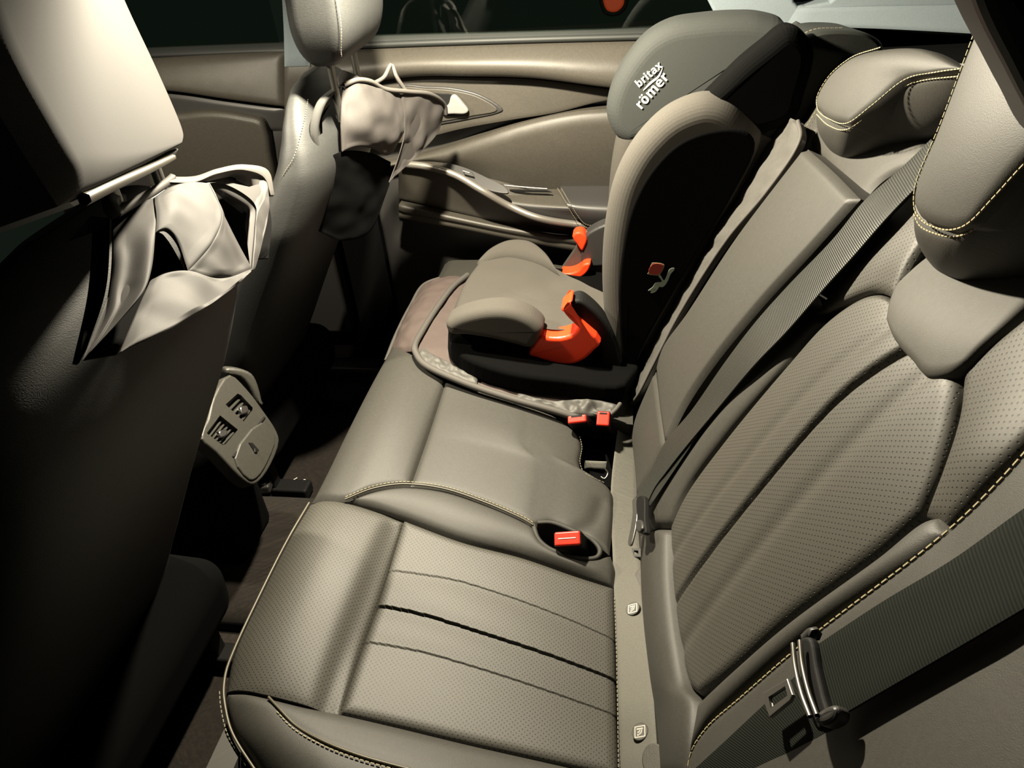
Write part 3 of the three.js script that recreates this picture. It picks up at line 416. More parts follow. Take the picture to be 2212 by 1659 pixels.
{
  faceHeadrest('smaller dark leather headrest on the centre of the rear bench back', surf(-1, .466, 0, .072), {
    b: [[1763, 238], [1790, 262], [1830, 269]], t: [[1900, 106], [2000, 104], [2095, 150]],
    l: [[1763, 238], [1764, 208], [1785, 172], [1830, 132], [1900, 106]], r: [[1830, 269], [1880, 232], [1950, 177], [2020, 160], [2095, 150]] }, {
    b: [[1762, 240, -.006], [1790, 265, -.006], [1830, 272, -.006], [1880, 236, -.006], [1950, 181, -.006], [2095, 154, -.006]], t: [[1764, 250, -.012], [1776, 280, -.05], [1802, 312, -.08], [1842, 334, -.095], [1900, 338, -.095], [1980, 327, -.095], [2095, 300, -.095]],
    l: [[1762, 240, -.006], [1764, 250, -.012]], r: [[2095, 154, -.006], [2110, 230, -.05], [2095, 300, -.095]] }, [[.29, .535, -.095], [.29, .545, .05]]);
  faceHeadrest('large dark leather headrest above the perforated rear seat insert', surf(-1, .2, 0, -.188 + .2 * .58), {
    b: [[1972, 450], [1985, 476], [2020, 494], [2060, 500], [2095, 486]], t: [[2160, -90], [2300, 20], [2420, 130]],
    l: [[1972, 450], [1976, 400], [2030, 268], [2100, 80], [2160, -90]], r: [[2095, 486], [2150, 430], [2212, 362], [2330, 240], [2420, 130]] }, {
    b: [[1972, 454, -.006], [1985, 480, -.006], [2020, 498, -.006], [2060, 504, -.006], [2098, 490, -.006], [2150, 434, -.006], [2212, 366, -.006], [2420, 140, -.006]], t: [[1978, 478, -.012], [1992, 508, -.04], [2022, 548, -.07], [2062, 586, -.095], [2130, 620, -.095], [2212, 640, -.095], [2420, 620, -.095]],
    l: [[1972, 454, -.006], [1978, 478, -.012]], r: [[2420, 140, -.006], [2440, 380, -.05], [2420, 620, -.095]] }, [[.29, .56, .32], [.29, .57, .40]]);
  const far = rearHeadrest('leather headrest toned dark for shade behind the child seat at the pale pillar', -.50, -.27, [[1700, 150], [1715, 100], [1760, 72], [1830, 66], [1880, 74], [1912, 100], [1900, 150], [1840, 180], [1750, 180]], .010, -.03);
  stitches(far.g, CU, [far.at(.1, .5), far.at(.2, .6), far.at(.32, .6)], { mat: threadDim });
}

// ═════════════ BELTS, BUCKLES
{
  const g = thing('seat_belt', 'ribbed centre belt lying diagonally across the rear backrest', 'seat belt');
  panel('webbing', g, webbing, BK, { b: [[1371, 1076, .0420], [1382, 1122, .046]], t: [[2010, 300, .02], [2040, 346, .022]], l: [[1371, 1076, .0420], [1403, 1019, .043], [1433, 959, .044], [1493, 886, .0420], [1563, 785, .047], [1628, 699, .047], [1698, 620, .0420], [1799, 515, .043], [1869, 430, .042], [1945, 363, .03], [2010, 300, .02]], r: [[1382, 1122, .0420], [1411, 1057, .043], [1438, 1019, .044], [1476, 970, .044], [1555, 875, .0420], [1628, 788, .047], [1698, 715, .047], [1784, 616, .045], [1844, 550, .043], [1913, 471, .042], [1978, 404, .032], [2040, 346, .022]] }, { depth: .0015, nu: 8, nv: 120, uvLocal: true, w: .002, d: .0005 });
  slab('tongue_cover', g, plasticBlack, BK, [[1375, 1076], [1390, 1072], [1392, 1120], [1394, 1150], [1384, 1152], [1376, 1120]], { h: .056, depth: .008, bevel: .002 });
  slab('tongue_plate', g, steel, BK, [[1366, 1080], [1374, 1076], [1376, 1110], [1370, 1150], [1362, 1178], [1356, 1174], [1362, 1140], [1366, 1110]], { h: .052, depth: .003, bevel: .001 });
  slab('tongue_button', g, plasticDark, BK, [[1374, 1124], [1384, 1124], [1386, 1140], [1380, 1150], [1372, 1142]], { h: .06, depth: .01, bevel: .003 });
}
{
  const g = thing('seat_belt', 'dark green grey outer belt across the side bolster with hanging metal tongue', 'seat belt');
  panel('webbing', g, webbingDark, BK, { b: [[1752, 1400, .072], [1796, 1556, .072]], t: [[2330, 1020, .072], [2400, 1240, .072]], l: [[1752, 1400, .072], [1900, 1302, .072], [2060, 1205, .072], [2212, 1096, .072], [2330, 1020, .072]], r: [[1796, 1556, .072], [1900, 1495, .072], [2060, 1402, .072], [2212, 1312, .072], [2400, 1200, .072]] }, { depth: .0015, nu: 10, nv: 60, uvLocal: true, w: .002, d: .0005 });
  panel('lap_webbing', g, webbingDark, BK, { b: [[1500, 1660, .052], [1640, 1760, .052]], t: [[1722, 1455, .060], [1785, 1578, .060]], l: [[1500, 1660, .052], [1560, 1605, .055], [1640, 1530, .058], [1722, 1455, .060]], r: [[1640, 1760, .052], [1680, 1680, .055], [1730, 1620, .058], [1785, 1578, .060]] }, { depth: .0015, nu: 8, nv: 30, uvLocal: true, w: .002, d: .0005 });
  const tc = slab('tongue_cover', g, plasticBlack, BK, [[1722, 1384], [1748, 1376], [1762, 1440], [1776, 1500], [1790, 1560], [1762, 1576], [1744, 1530], [1726, 1460]], { h: .078, depth: .008, bevel: .003 });
  for (const o of [0, 15]) tube('tongue_bar', tc, steel, BK, [[1713 + o, 1390 - o * .4, .084], [1718 + o, 1440 - o * .3, .084], [1732 + o, 1500 - o * .3, .084], [1750 + o, 1548 - o * .2, .084]], .0018, 24);
  tube('tongue_end', tc, plasticDark, BK, [[1742, 1382, .072], [1758, 1368, .072], [1762, 1372, .072]], .005, 10);
  slab('tongue_foot', tc, plasticDark, BK, [[1760, 1540], [1798, 1520], [1806, 1530], [1800, 1552], [1775, 1566], [1755, 1556]], { h: .083, depth: .012, bevel: .004 });
  slab('tongue_plate', tc, steel, BK, [[1648, 1496], [1700, 1465], [1712, 1500], [1706, 1514], [1662, 1550], [1650, 1520]], { h: .076, depth: .003, bevel: .001, smooth: false, holes: [[[1658, 1504], [1697, 1478], [1703, 1504], [1663, 1533]]] });
}
function buckle(label, u, v, h, axis, faceDir, w, d, len, line) {
  const g = thing('belt_buckle', label, 'belt buckle', 'rear belt buckles');
  const top = CU.at(u, v, h), Y = axis.clone().normalize(), X = faceDir.clone().addScaledVector(Y, -faceDir.dot(Y)).normalize(), Z = X.clone().cross(Y);
  const B = new THREE.Matrix4().makeBasis(X, Y, Z).setPosition(top);
  const hs = mesh('housing', rbox(w, len, d, .004).translate(0, -len / 2, 0).applyMatrix4(B), plasticBlack, g);
  const rb = mesh('release_button', rbox(w * .92, .012, d * .86, .003).translate(0, -.002, 0).applyMatrix4(B), redButton, g);
  if (line === 1) mesh('press_mark', new THREE.BoxGeometry(w * .62, .001, .0012).translate(0, .0042, 0).applyMatrix4(B), cream, rb);
  else mesh('tongue_slot', new THREE.BoxGeometry(w * .55, .003, .003).translate(0, .003, -d * .3).applyMatrix4(B), plasticBlack, rb);
}
buckle('orange-red belt buckle with a white line in the cushion recess near the pleated seat', 1226, 1164, .018, V(-.15, .85, .5), V(1, 0, -.1), .042, .024, .09, 1);
buckle('red belt buckle lying wide side up at the seat mat corner', 1247, 906, .03, V(-.2, .8, .55), V(1, 0, -.1), .036, .016, .08, 0);
buckle('red belt buckle upright beside the mat corner and flap', 1303, 905, .03, V(-.05, .8, .6), V(1, 0, .05), .024, .030, .08, 0);
{
  const g = thing('elastic_loop', 'grey elastic loop at the bottom of the buckle opening', 'strap');
  panel('band', g, fabricStrip, surf(-.2, .5, .84, CU.at(1288, 1004, -.02).dot(V(-.2, .5, .84))), { t: [[1263, 996], [1310, 998]], b: [[1262, 1012], [1308, 1014]], l: [[1262, 1012], [1263, 996]], r: [[1308, 1014], [1310, 998]] }, { depth: .004, nu: 8, nv: 6, w: .002, d: .001 });
  tube('anchor_wire', g, steel, CU, [[1306, 1012, -.02], [1313, 1022, -.025], [1306, 1034, -.03], [1298, 1030, -.03]], .0015, 16);
}

// ═════════════ SEAT MAT under the child seat
{
  const g = thing('seat_protector_mat', 'brownish protective mat with bound edges under the child seat', 'seat mat');
  panel('mat_base', g, matCloth, CU, { b: [[1008, 597, .012], [1100, 580, .012], [1200, 575, .012], [1310, 600, .012]], t: [[898, 752, .01], [916, 786, .012], [1000, 824, .012], [1100, 858, .012], [1200, 884, .012], [1330, 885, .012]], l: [[1008, 597, .004], [978, 620, .006], [946, 662, .008], [916, 712, .01], [898, 752, .01]], r: [[1310, 600, .012], [1330, 700, .012], [1338, 800, .012], [1330, 885, .012]] }, { depth: .006, nu: 70, nv: 60, w: .01, d: .003, noise: .003, nf: 35 });
  panel('front_pocket', g, matCloth, CU, { b: [[1004, 596, .002], [978, 620, .004], [946, 662, .006], [914, 714, .008], [893, 754, .008]], t: [[964, 598, -.04], [920, 614, -.045], [886, 664, -.05], [856, 724, -.05], [833, 780, -.05]], l: [[1004, 596, .002], [985, 594, -.012], [964, 598, -.04]], r: [[893, 754, .008], [862, 758, -.012], [833, 780, -.05]] }, { depth: .006, nu: 50, nv: 30, bulge: .012, noise: .004, nf: 40, N: V(-.5, .86, 0) });
  tube('binding', g, bindTape, CU, [[1010, 594, .012], [980, 618, .014], [946, 662, .016], [914, 712, .017], [896, 748, .018], [900, 766, .018], [918, 788, .018], [1000, 826, .018], [1100, 860, .018], [1200, 888, .018], [1262, 908, .012]], .0065, 120, 8);
  tube('binding', g, bindTape, CU, [[833, 780, -.046], [856, 722, -.046], [886, 662, -.046], [918, 613, -.042], [962, 597, -.036]], .004, 50);
  panel('inner_band', g, matShiny, CU, { b: [[912, 748, .02], [940, 766, .02], [1000, 795, .02], [1032, 816, .02]], t: [[904, 764, .02], [922, 785, .02], [1000, 820, .02], [1030, 832, .02]], l: [[912, 748, .02], [904, 764, .02]], r: [[1032, 816, .02], [1030, 832, .02]] }, { depth: .004, nu: 50, nv: 14, w: .006, d: .002, noise: .004, nf: 90, bulge: .003 });
  panel('crumpled_corner', g, matShiny, CU, { b: [[1120, 845, .022], [1195, 862, .024], [1250, 858, .028], [1300, 862, .03], [1340, 872, .034]], t: [[1110, 858, .018], [1190, 878, .018], [1240, 893, .018], [1285, 892, .02], [1322, 893, .03]], l: [[1120, 845, .022], [1110, 858, .018]], r: [[1340, 872, .034], [1322, 893, .03]] }, { depth: .004, nu: 60, nv: 20, noise: .012, nf: 55 });
  tube('binding', g, bindTape, CU, [[1340, 872, .036], [1330, 885, .034], [1318, 896, .03]], .004, 12);
  // upright part on the backrest
  const edge = [[1345, 880, .03], [1372, 862, .034], [1408, 794, .036], [1454, 703, .04], [1502, 621, .042], [1572, 516, .044], [1654, 418, .044], [1715, 332, .042], [1729, 300, .042], [1724, 262, .04]];
  panel('mat_back', g, matShiny, BK, { b: [[1225, 800, .02], [1345, 880, .03]], t: [[1560, 190, .02], [1724, 262, .04]], l: [[1225, 800, .02], [1290, 640, .02], [1400, 440, .02], [1560, 190, .02]], r: edge }, { depth: .006, nu: 50, nv: 90, noise: .006, nf: 34, w: .01, d: .003 });
  tube('binding', g, bindTape, BK, edge.map(([a, b, c]) => [a, b, c + .002]), .0032, 100);
}

// ═════════════ CHILD SEAT
{
  const g = thing('child_booster_seat', 'grey high back child booster with orange belt guides and printed head wing', 'child seat');
  const S2 = ZP(-.195), yb = x => -.155 * x + .026;
  slab('base', g, fabricBlack, CU, [[968, 745, .07], [974, 782, .07], [1010, 812, .07], [1100, 843, .07], [1220, 860, .07], [1345, 868, .07]].map(([u, v]) => CU.at(u, v, .016).addScaledVector(CU.N, .04)).concat([V(-.05, .07, -.54), V(-.2, .09, -.55), V(-.34, .115, -.54), V(-.375, .12, -.45), V(-.385, .12, -.3)].map(p => p.addScaledVector(CU.N, .056 - CU.N.dot(p)))), { depth: .04, bevel: .008 });
  slab('seat_shell', g, fabricBlack, ZP(-.19), [V(-.375, .10, -.19), V(-.1, .05, -.19), V(-.08, .065, -.19), V(-.2, .08, -.19), V(-.3, .125, -.19), V(-.365, .13, -.19)], { depth: .34, bevel: .008 });
  panel('seat_pad', g, fabricGrey, YP(.148), { b: [[1030, 566, .004], [1100, 549, 0], [1180, 570, -.004], [1240, 602, -.01], [1320, 640, -.015]], t: [[966, 700, .004], [1050, 676, .008], [1115, 682, .004], [1168, 708, -.004], [1235, 712, -.008], [1322, 708, -.012]], l: [[1030, 566, .004], [1003, 602, .008], [984, 645, .008], [966, 700, .004]], r: [[1320, 640, -.015], [1324, 675, -.015], [1322, 708, -.012]] }, { depth: .03, bulge: -.004, w: .02, d: .010, edges: 'l', noise: .0025, nf: 22, nu: 60, nv: 50, grooves: [{ p: [[1100, 630], [1170, 645], [1240, 640]], d: .0012, w: .006 }, { p: [[1190, 708, -.006], [1230, 704, -.008], [1275, 712, -.01]], d: .002, w: .004 }] });
  panel('thigh_bolster', g, fabricGrey, YP(.152), { b: [[1030, 562, 0], [1060, 534, .012], [1100, 517, .018], [1142, 519, .018], [1176, 542, .010], [1207, 588, -.004]], t: [[1032, 567, 0], [1100, 553, 0], [1160, 567, -.003], [1209, 590, -.005]], l: [[1030, 562, 0], [1032, 567, 0]], r: [[1207, 588, -.004], [1209, 590, -.005]] }, { depth: .04, bulge: .008, w: .012, d: .006, nu: 50, nv: 26 });
  slab('thigh_bolster', g, fabricGrey, ZP(-.162), [[961, 704], [980, 690], [1008, 680], [1050, 672], [1090, 672], [1120, 679], [1150, 694], [1171, 716], [1166, 732], [1146, 756], [1110, 749], [1060, 737], [1010, 729], [970, 725]], { depth: .06, bevel: .016, bs: 8 });
  // armrests and belt guides
  slab('armrest', g, plasticBlack, ZP(-.192), [[1224, 664], [1236, 652], [1252, 649], [1276, 664], [1304, 694], [1330, 740], [1342, 800], [1330, 850], [1300, 790], [1296, 744], [1262, 712]], { depth: .04, bevel: .006, seg: 4 });
  tag(slab('belt_guide', g, orange, ZP(-.172), [[1168, 727], [1186, 730], [1212, 730], [1236, 722], [1247, 708], [1242, 694], [1228, 682], [1213, 674], [1212, 668], [1220, 660], [1232, 651], [1236, 653], [1226, 668], [1230, 676], [1252, 698], [1297, 742], [1282, 760], [1262, 778], [1242, 787], [1220, 789], [1190, 784], [1160, 775], [1142, 768], [1152, 748]], { depth: .045, bevel: .007, seg: 3, bs: 5 }), 'bright orange belt guide hook');
  slab('armrest', g, plasticDark, ZP(-.545), [[1262, 514], [1276, 500], [1320, 486], [1330, 560], [1310, 574], [1258, 572], [1256, 545]], { depth: .04, bevel: .006 });
  tag(slab('belt_guide', g, orange, ZP(-.54), [[1236, 512], [1242, 504], [1252, 502], [1262, 506], [1268, 518], [1264, 532], [1257, 542], [1246, 528]], { depth: .035, bevel: .005, seg: 3 }), 'bright orange belt guide hook');
  slab('belt_guide', g, orange, ZP(-.52), [[1212, 592], [1232, 591], [1250, 584], [1260, 572], [1275, 570], [1272, 584], [1258, 598], [1238, 604], [1222, 602]], { depth: .04, bevel: .005, seg: 3 });
  slab('side_frame', g, plasticGrey, ZP(-.56), [[1205, 590], [1240, 540], [1262, 500], [1330, 500], [1330, 640], [1280, 630]], { depth: .012, bevel: .003, smooth: false });
  // backrest with side wings
  const wing = [[1345, 868], [1322, 800], [1306, 710], [1300, 640], [1300, 560], [1308, 480], [1326, 400], [1360, 330], [1400, 280], [1440, 246], [1490, 222], [1530, 214], [1572, 222], [1612, 250], [1650, 300], [1600, 420], [1520, 545], [1450, 665], [1390, 770]];
  const w1 = slab('side_wing', g, fabricGrey, ZP(-.205), wing, { depth: .075, bevel: .034, bs: 10, seg: 6 });
  const inner = [[1352, 840], [1340, 760], [1334, 640], [1342, 540], [1362, 450], [1402, 372], [1462, 310], [1530, 282], [1600, 280], [1632, 312], [1585, 420], [1510, 545], [1440, 660], [1385, 760]];
  slab('wing_shell', g, fabricBlack, ZP(-.2035), inner, { depth: .03, bevel: .006 });
  const w2 = w1.clone(); w2.name = 'side_wing'; w2.position.set(0, 0, -.285); g.add(w2);
  panel('back_pad', g, fabricGrey, BK, { b: [V(-.05, .10, -.54), V(-.05, .10, -.24)], t: [V(.10, .50, -.54), V(.10, .50, -.24)], l: [V(-.05, .10, -.54), V(.10, .50, -.54)], r: [V(-.05, .10, -.24), V(.10, .50, -.24)] }, { depth: .08, bulge: .01, w: .02, d: .01 });
  // head section
  const headFar = [[1309, 252], [1318, 198], [1346, 142], [1396, 82], [1450, 52], [1520, 40], [1590, 35], [1652, 38], [1702, 60], [1690, 150], [1640, 250], [1500, 320], [1420, 300], [1388, 312], [1356, 317], [1328, 298]];
  slab('head_wing', g, fabricHead, ZP(-.485), headFar, { depth: .09, bevel: .03, bs: 8 });
  slab('head_wing', g, fabricBlack, ZP(-.225), [[1476, 272], [1510, 232], [1560, 182], [1605, 138], [1650, 102], [1702, 64], [1742, 78], [1762, 116], [1744, 200], [1716, 266], [1600, 300]], { depth: .07, bevel: .02, bs: 6 });
  panel('head_back', g, fabricHead, surf(-1, .3, 0, 0), { b: [V(.14, .43, -.53), V(.14, .43, -.25)], t: [V(.20, .575, -.53), V(.205, .60, -.25)], l: [V(.14, .43, -.53), V(.20, .575, -.53)], r: [V(.14, .43, -.25), V(.205, .60, -.25)] }, { depth: .05, w: .02, d: .01 });
  // lettering on the far head wing
  const font = await new FontLoader().loadAsync('fonts/droid/droid_sans_bold.typeface.json');
  const SL = ZP(-.4835);
  const word = (txt, a, b, parent) => {
    const p = SL.at(a[0], a[1]), q = SL.at(b[0], b[1]), X = q.clone().sub(p), L = X.length(); X.normalize(); const Y = SL.N.clone().cross(X);
    const t = new TextGeometry(txt, { font, size: 1, depth: .02, curveSegments: 5, bevelEnabled: false }); t.computeBoundingBox(); const bb = t.boundingBox, k = L / (bb.max.x - bb.min.x);
    t.translate(-bb.min.x, 0, 0).scale(k, k, .04); t.applyMatrix4(new THREE.Matrix4().makeBasis(X, Y, SL.N).setPosition(p)); return mesh('print', t, cream, parent);
  };
  word('britax', [1381, 189], [1432, 144], g); word('römer', [1386, 236], [1446, 168], g);
  const swoosh = panelGeo(SL, { b: [[1389, 195], [1404, 178], [1420, 165], [1431, 147]], t: [[1390, 196], [1408, 180], [1424, 166], [1431.5, 148]], l: [[1389, 195], [1390, 196]], r: [[1431, 147], [1431.5, 148]] }, { depth: .001, nu: 24, nv: 2, w: .0002, d: 0 }); mesh('print_line', swoosh, cream, g);
  // sewn label on the wing: red square and small seated figure
  const SW = ZP(-.2028), lab = (n, m, pts, h = 0) => slab(n, g, m, SW, pts, { h, depth: .0012, bevel: .0003, seg: 3 });
  const redPrint = M(lin(.22, .02, .01), .8), figure = M(lin(.22, .26, .21), .8);
  lab('label_frame', M(lin(.25, .2, .1), .8), [[1398.5, 592], [1400, 590], [1408, 569], [1411, 567.5], [1434, 571], [1435.5, 574], [1425, 594], [1422, 595.5]]);
  lab('label_square', redPrint, [[1401, 590], [1410, 570.5], [1433, 573.5], [1423, 593]], .0007);
  lab('label_figure', figure, [[1422, 595], [1426, 594], [1434, 606], [1438, 602], [1446, 582], [1456, 579], [1457, 582], [1449, 592], [1441, 610], [1432, 620], [1421, 620], [1412, 628], [1400, 628], [1410, 620], [1416, 611], [1430, 609]]);
  lab('label_figure', figure, [[1420, 620], [1424, 619], [1414, 632], [1405, 633]]);
}

// ═════════════ FRONT SEATS
function frontSeat(label, dx, dy, zc, e) {
  const g = thing('car_chair', label, 'car seat', 'front seats');
  const X = V(1, 0, 0), Z = V(0, 0, 1), rings = [];
  // [height, rear face x, half width, half depth]
  const prof = [[-.20, -.90, .20, .06], [-.12, -.865, .215, .066], [0, -.80, .22, .068], [.12, -.733, .225, .07], [.25, -.655, .225, .072], [.35, -.597, .222, .066], [.41, -.566, .216, .062], [.45, -.553, .210, .056], [.485, -.555, .198, .049], [.52, -.566, .178, .039], [.55, -.581, .148, .027], [.57, -.595, .11, .016], [.581, -.605, .06, .006]];
  const c = new THREE.CatmullRomCurve3(prof.map(p => V(p[0], p[1] - p[3], 0))), c2 = new THREE.CatmullRomCurve3(prof.map(p => V(p[2], p[3], 0)));
  const ringAt = k => { const a = c.getPoint(k), b = c2.getPoint(k); return [V(a.y + dx, a.x + dy, zc), b.y, b.x * (1 - e * Math.max(0, (a.x - .36) / .2)), 3.6 - 1.3 * Math.min(1, Math.max(0, (a.x - .30) / .2))]; };
  for (let k = 0; k <= 64; k++) { const [q, d, w, ex] = ringAt(k / 64); rings.push(sring(q, X, Z, d, w, ex, 56)); }
  const back = mesh('seatback', loftGeo(rings), leatherFront, g);
  const spot = (k, t) => { const [q, d, w, ex] = ringAt(k), cs = Math.cos(t), sn = Math.sin(t), f = x => Math.sign(x) * Math.pow(Math.abs(x), 2 / ex); return q.addScaledVector(X, (d + .0015) * f(cs)).addScaledVector(Z, (w + .0015) * f(sn)); };
  mesh('seat_base', placed(rbox(.46, .14, .46, .05, 5), V(-1.03 + dx, -.13, zc), new THREE.Euler(0, 0, -.1)), fabricBlack, g);
  for (const s of [-1, 1]) { mesh('seat_rail', placed(rbox(.52, .03, .04, .006), V(-1.03 + dx, -.31, zc + s * .17)), plasticBlack, g); for (const x of [-1.20, -.86]) mesh('rail_bracket', placed(rbox(.03, .12, .03, .005), V(x + dx, -.25, zc + s * .17)), plasticBlack, g); }
  return { back, spot };
}
const seatNear = frontSeat('front seat with leather back behind the bag nearest the open door', .075, .045, .405, 0);
const seatFar = frontSeat('front seat with curved stitched back beside the far door', 0, -.01, -.375, .16);
{ const st = seatFar;
  const path = []; for (let i = 0; i <= 10; i++) path.push(st.spot(.60 + .25 * i / 10, 1.75 - .95 * i / 10)); stitches(st.back, DZ, path, { mat: threadDim, step: .005, len: .003 });
}
function frontHeadrest(label, xr, zc, yb, hw, rake) {
  const g = thing('front_headrest', label, 'headrest', 'front headrests');
  const rings = [], H = .24, n = 30;
  for (let k = 0; k <= n; k++) {
    const t = k / n, e = Math.min(1, Math.min(t, 1 - t) / .30), s = Math.sqrt(Math.max(.03, 1 - (1 - e) * (1 - e)));
    rings.push(sring(V(xr - .055 + rake * t, yb + H * t, zc), V(1, 0, 0), V(0, 0, 1), .055 * (.30 + .70 * s), hw * (.80 + .20 * s), 5, 56));
  }
  mesh('pad', loftGeo(rings), leatherFront, g);
  for (const s of [-1, 1]) mesh('post', new THREE.CylinderGeometry(.0065, .0065, .16, 12).translate(xr - .06, yb - .02, zc + s * .06), steel, g);
  return g;
}
const hrFar = frontHeadrest('upright grey leather front headrest before the far window', -.488, -.37, .598, .118, .02);
{
  const hp = (x, y, z) => V(x, y, z);
  stitches(hrFar, DZ, [hp(-.500, .84, -.2555), hp(-.492, .72, -.2545), hp(-.494, .66, -.2545), hp(-.505, .622, -.262), hp(-.515, .603, -.285)], { step: .005, len: .003, mat: threadDim });
}
{
  const g = thing('front_headrest', 'large brightly lit front headrest with flat back panel', 'headrest', 'front headrests');
  const S = surf(1, .18, -.6, -.47 + .18 * .655 - .6 * .30);
  panel('back_cover', g, headrestCloth, S, { b: [[176, 428, 0], [240, 398, .004], [330, 350, .004], [396, 312, 0]], t: [[-90, -150, 0], [20, -180, .004], [120, -200, .004], [190, -215, 0]], l: [[176, 428, 0], [90, 290, 0], [0, 130, 0], [-90, -150, 0]], r: [[396, 312, 0], [392, 270, 0], [340, 150, 0], [270, 0, 0], [190, -215, 0]] }, { depth: .09, w: .016, d: .009, bulge: .002, nu: 50, nv: 60 });
  panel('lower_lip', g, plasticDark, S, { b: [[188, 436, -.012], [380, 340, -.012]], t: [[178, 424, -.006], [392, 316, -.006]], l: [[188, 436, -.012], [178, 424, -.006]], r: [[380, 340, -.012], [392, 316, -.006]] }, { depth: .08, nu: 20, nv: 6 });
  tube('piping', g, pipingMat, S, [[182, 430, -.004], [240, 402, -.002], [320, 366, -.002], [374, 340, -.004]], .0028, 30);
  for (const [u, v] of [[250, 440], [345, 390]]) { const p = S.at(u, v, -.05); mesh('post', new THREE.CylinderGeometry(.0065, .0065, .14, 12).translate(p.x, p.y, p.z), steel, g); }
}

// ═════════════ BAGS HUNG ON THE FRONT SEATS
{
  const g = thing('hanging_bag', 'crumpled pale grey cloth bag hung under the brightly lit front headrest', 'bag', 'cloth bags on the front seats'), S = surf(1, .7, -.3, -.425 + .7 * .56 - .3 * .25);
  const fold = (a, f, ph = 0) => (u, v) => a * Math.sin(u * f + ph + v * 1.5) * Math.sin(Math.PI * Math.min(1, v * 1.2 + .05));
  const o = { depth: .002, w: .004, d: .001, noise: .0025, nf: 30, nu: 46, nv: 60 };
  panel('bag_cloth', g, bagCloth, S, { b: [[184, 772, .0], [196, 760, .0]], t: [[246, 458, -.01], [290, 440, 0], [338, 424, .008]], l: [[184, 772, .0], [224, 690, .0], [240, 610, 0], [246, 530, 0], [246, 458, -.01]], r: [[196, 760, .0], [262, 690, .01], [310, 632, .018], [330, 580, .018], [338, 505, .018], [338, 424, .008]] }, { ...o, fn: fold(.002, 9) });
  panel('bag_cloth', g, bagCloth, S, { t: [[336, 424, .01], [370, 402, .012], [410, 392, .012], [452, 394, .004]], b: [[338, 500, .016], [362, 496, .018], [385, 520, .018], [408, 584, .016]], l: [[338, 500, .016], [337, 460, .014], [336, 424, .01]], r: [[408, 584, .016], [460, 520, .02], [480, 460, .016], [452, 394, .004]] }, { ...o, fn: fold(.0015, 6, 1) });
  panel('bag_cloth', g, bagCloth, S, { l: [[408, 584, .016], [460, 520, .02], [480, 460, .016], [452, 394, .004]], r: [[546, 580, 0], [530, 550, .0], [492, 480, .004], [452, 392, .002]], b: [[408, 584, .016], [470, 600, .014], [546, 580, 0]], t: [[452, 394, .004], [452, 392, .002]] }, { ...o, noise: .004 });
  panel('bag_cloth', g, bagCloth, S, { t: [[330, 602, .020], [360, 588, .022], [408, 583, .022], [470, 600, .018], [546, 580, 0]], b: [[264, 758, .03], [330, 728, .034], [400, 692, .034], [500, 626, .02], [544, 586, .004]], l: [[264, 758, .03], [296, 680, .026], [330, 602, .020]], r: [[544, 586, .004], [546, 580, 0]] }, { ...o, noise: .004 });
  panel('bag_cloth', g, bagCloth, S, { l: [[546, 582, 0], [549, 540, .0], [553, 490, .0], [552, 440, .0], [532, 420, .004], [480, 394, .006], [450, 394, .002]], r: [[552, 580, -.004], [568, 522, -.006], [580, 470, -.006], [582, 420, -.006], [572, 382, -.006], [530, 366, -.006], [440, 388, -.004]], b: [[546, 582, 0], [552, 580, -.004]], t: [[450, 394, .002], [440, 388, -.004]] }, { ...o, nu: 20, nv: 70, noise: .003, fn: (u, v) => v > .55 ? -.02 * Math.sin(Math.PI * u) * Math.sin(Math.PI * (v - .55) / .45) : 0 });
  panel('bag_shade', g, fabricBlack, S, { t: [[455, 400, -.03], [580, 400, -.03]], b: [[420, 560, -.04], [588, 550, -.03]], l: [[420, 560, -.04], [455, 400, -.03]], r: [[588, 550, -.03], [594, 470, -.03], [580, 400, -.03]] }, { depth: .002, nu: 12, nv: 14 });  // near-black sheet standing for the shade in the open fold
  panel('bag_shade', g, fabricBlack, S, { t: [[300, 495, -.008], [350, 490, -.008], [418, 592, -.004]], b: [[196, 764, -.012], [268, 752, -.006]], l: [[196, 764, -.012], [270, 660, -.01], [300, 495, -.008]], r: [[268, 752, -.006], [330, 640, -.004], [418, 592, -.004]] }, { depth: .002, nu: 12, nv: 20 });  // black sheet added for the shade in the arch and slit
  tube('strap', g, bindTape, S, [[250, 462, .002], [300, 432, .002], [340, 408, .0], [366, 390, 0], [372, 384, 0]], .004, 30);
  panel('strap', g, bindTape, S, { b: [[362, 392, .004], [420, 392, .006], [470, 374, .006], [530, 366, .004], [575, 386, -.004], [586, 420, -.008]], t: [[362, 380, .0], [420, 379, .002], [470, 363, .002], [530, 354, 0], [583, 370, -.008], [594, 420, -.012]], l: [[362, 392, .004], [362, 380, .0]], r: [[586, 420, -.008], [594, 420, -.012]] }, { depth: .003, nu: 60, nv: 6, w: .002, d: .001, uvLocal: true });
  tube('strap', g, bagCloth, S, [[252, 466, .01], [240, 450, .012], [240, 436, .006], [258, 430, -.01]], .006, 20);
  panel('strap', g, bagMesh, S, { b: [[160, 508, -.05], [238, 478, .002]], t: [[205, 458, -.04], [240, 464, .004]], l: [[160, 508, -.05], [205, 458, -.04]], r: [[238, 478, .002], [240, 464, .004]] }, { depth: .003, nu: 14, nv: 8 });
  panel('bag_side', g, fabricBlack, S, { b: [[184, 772, -.004], [172, 772, -.03]], t: [[246, 458, -.014], [214, 470, -.03]], l: [[184, 772, -.004], [236, 620, -.006], [246, 458, -.014]], r: [[172, 772, -.03], [204, 620, -.03], [214, 470, -.03]] }, { depth: .002, nu: 10, nv: 20 });
}
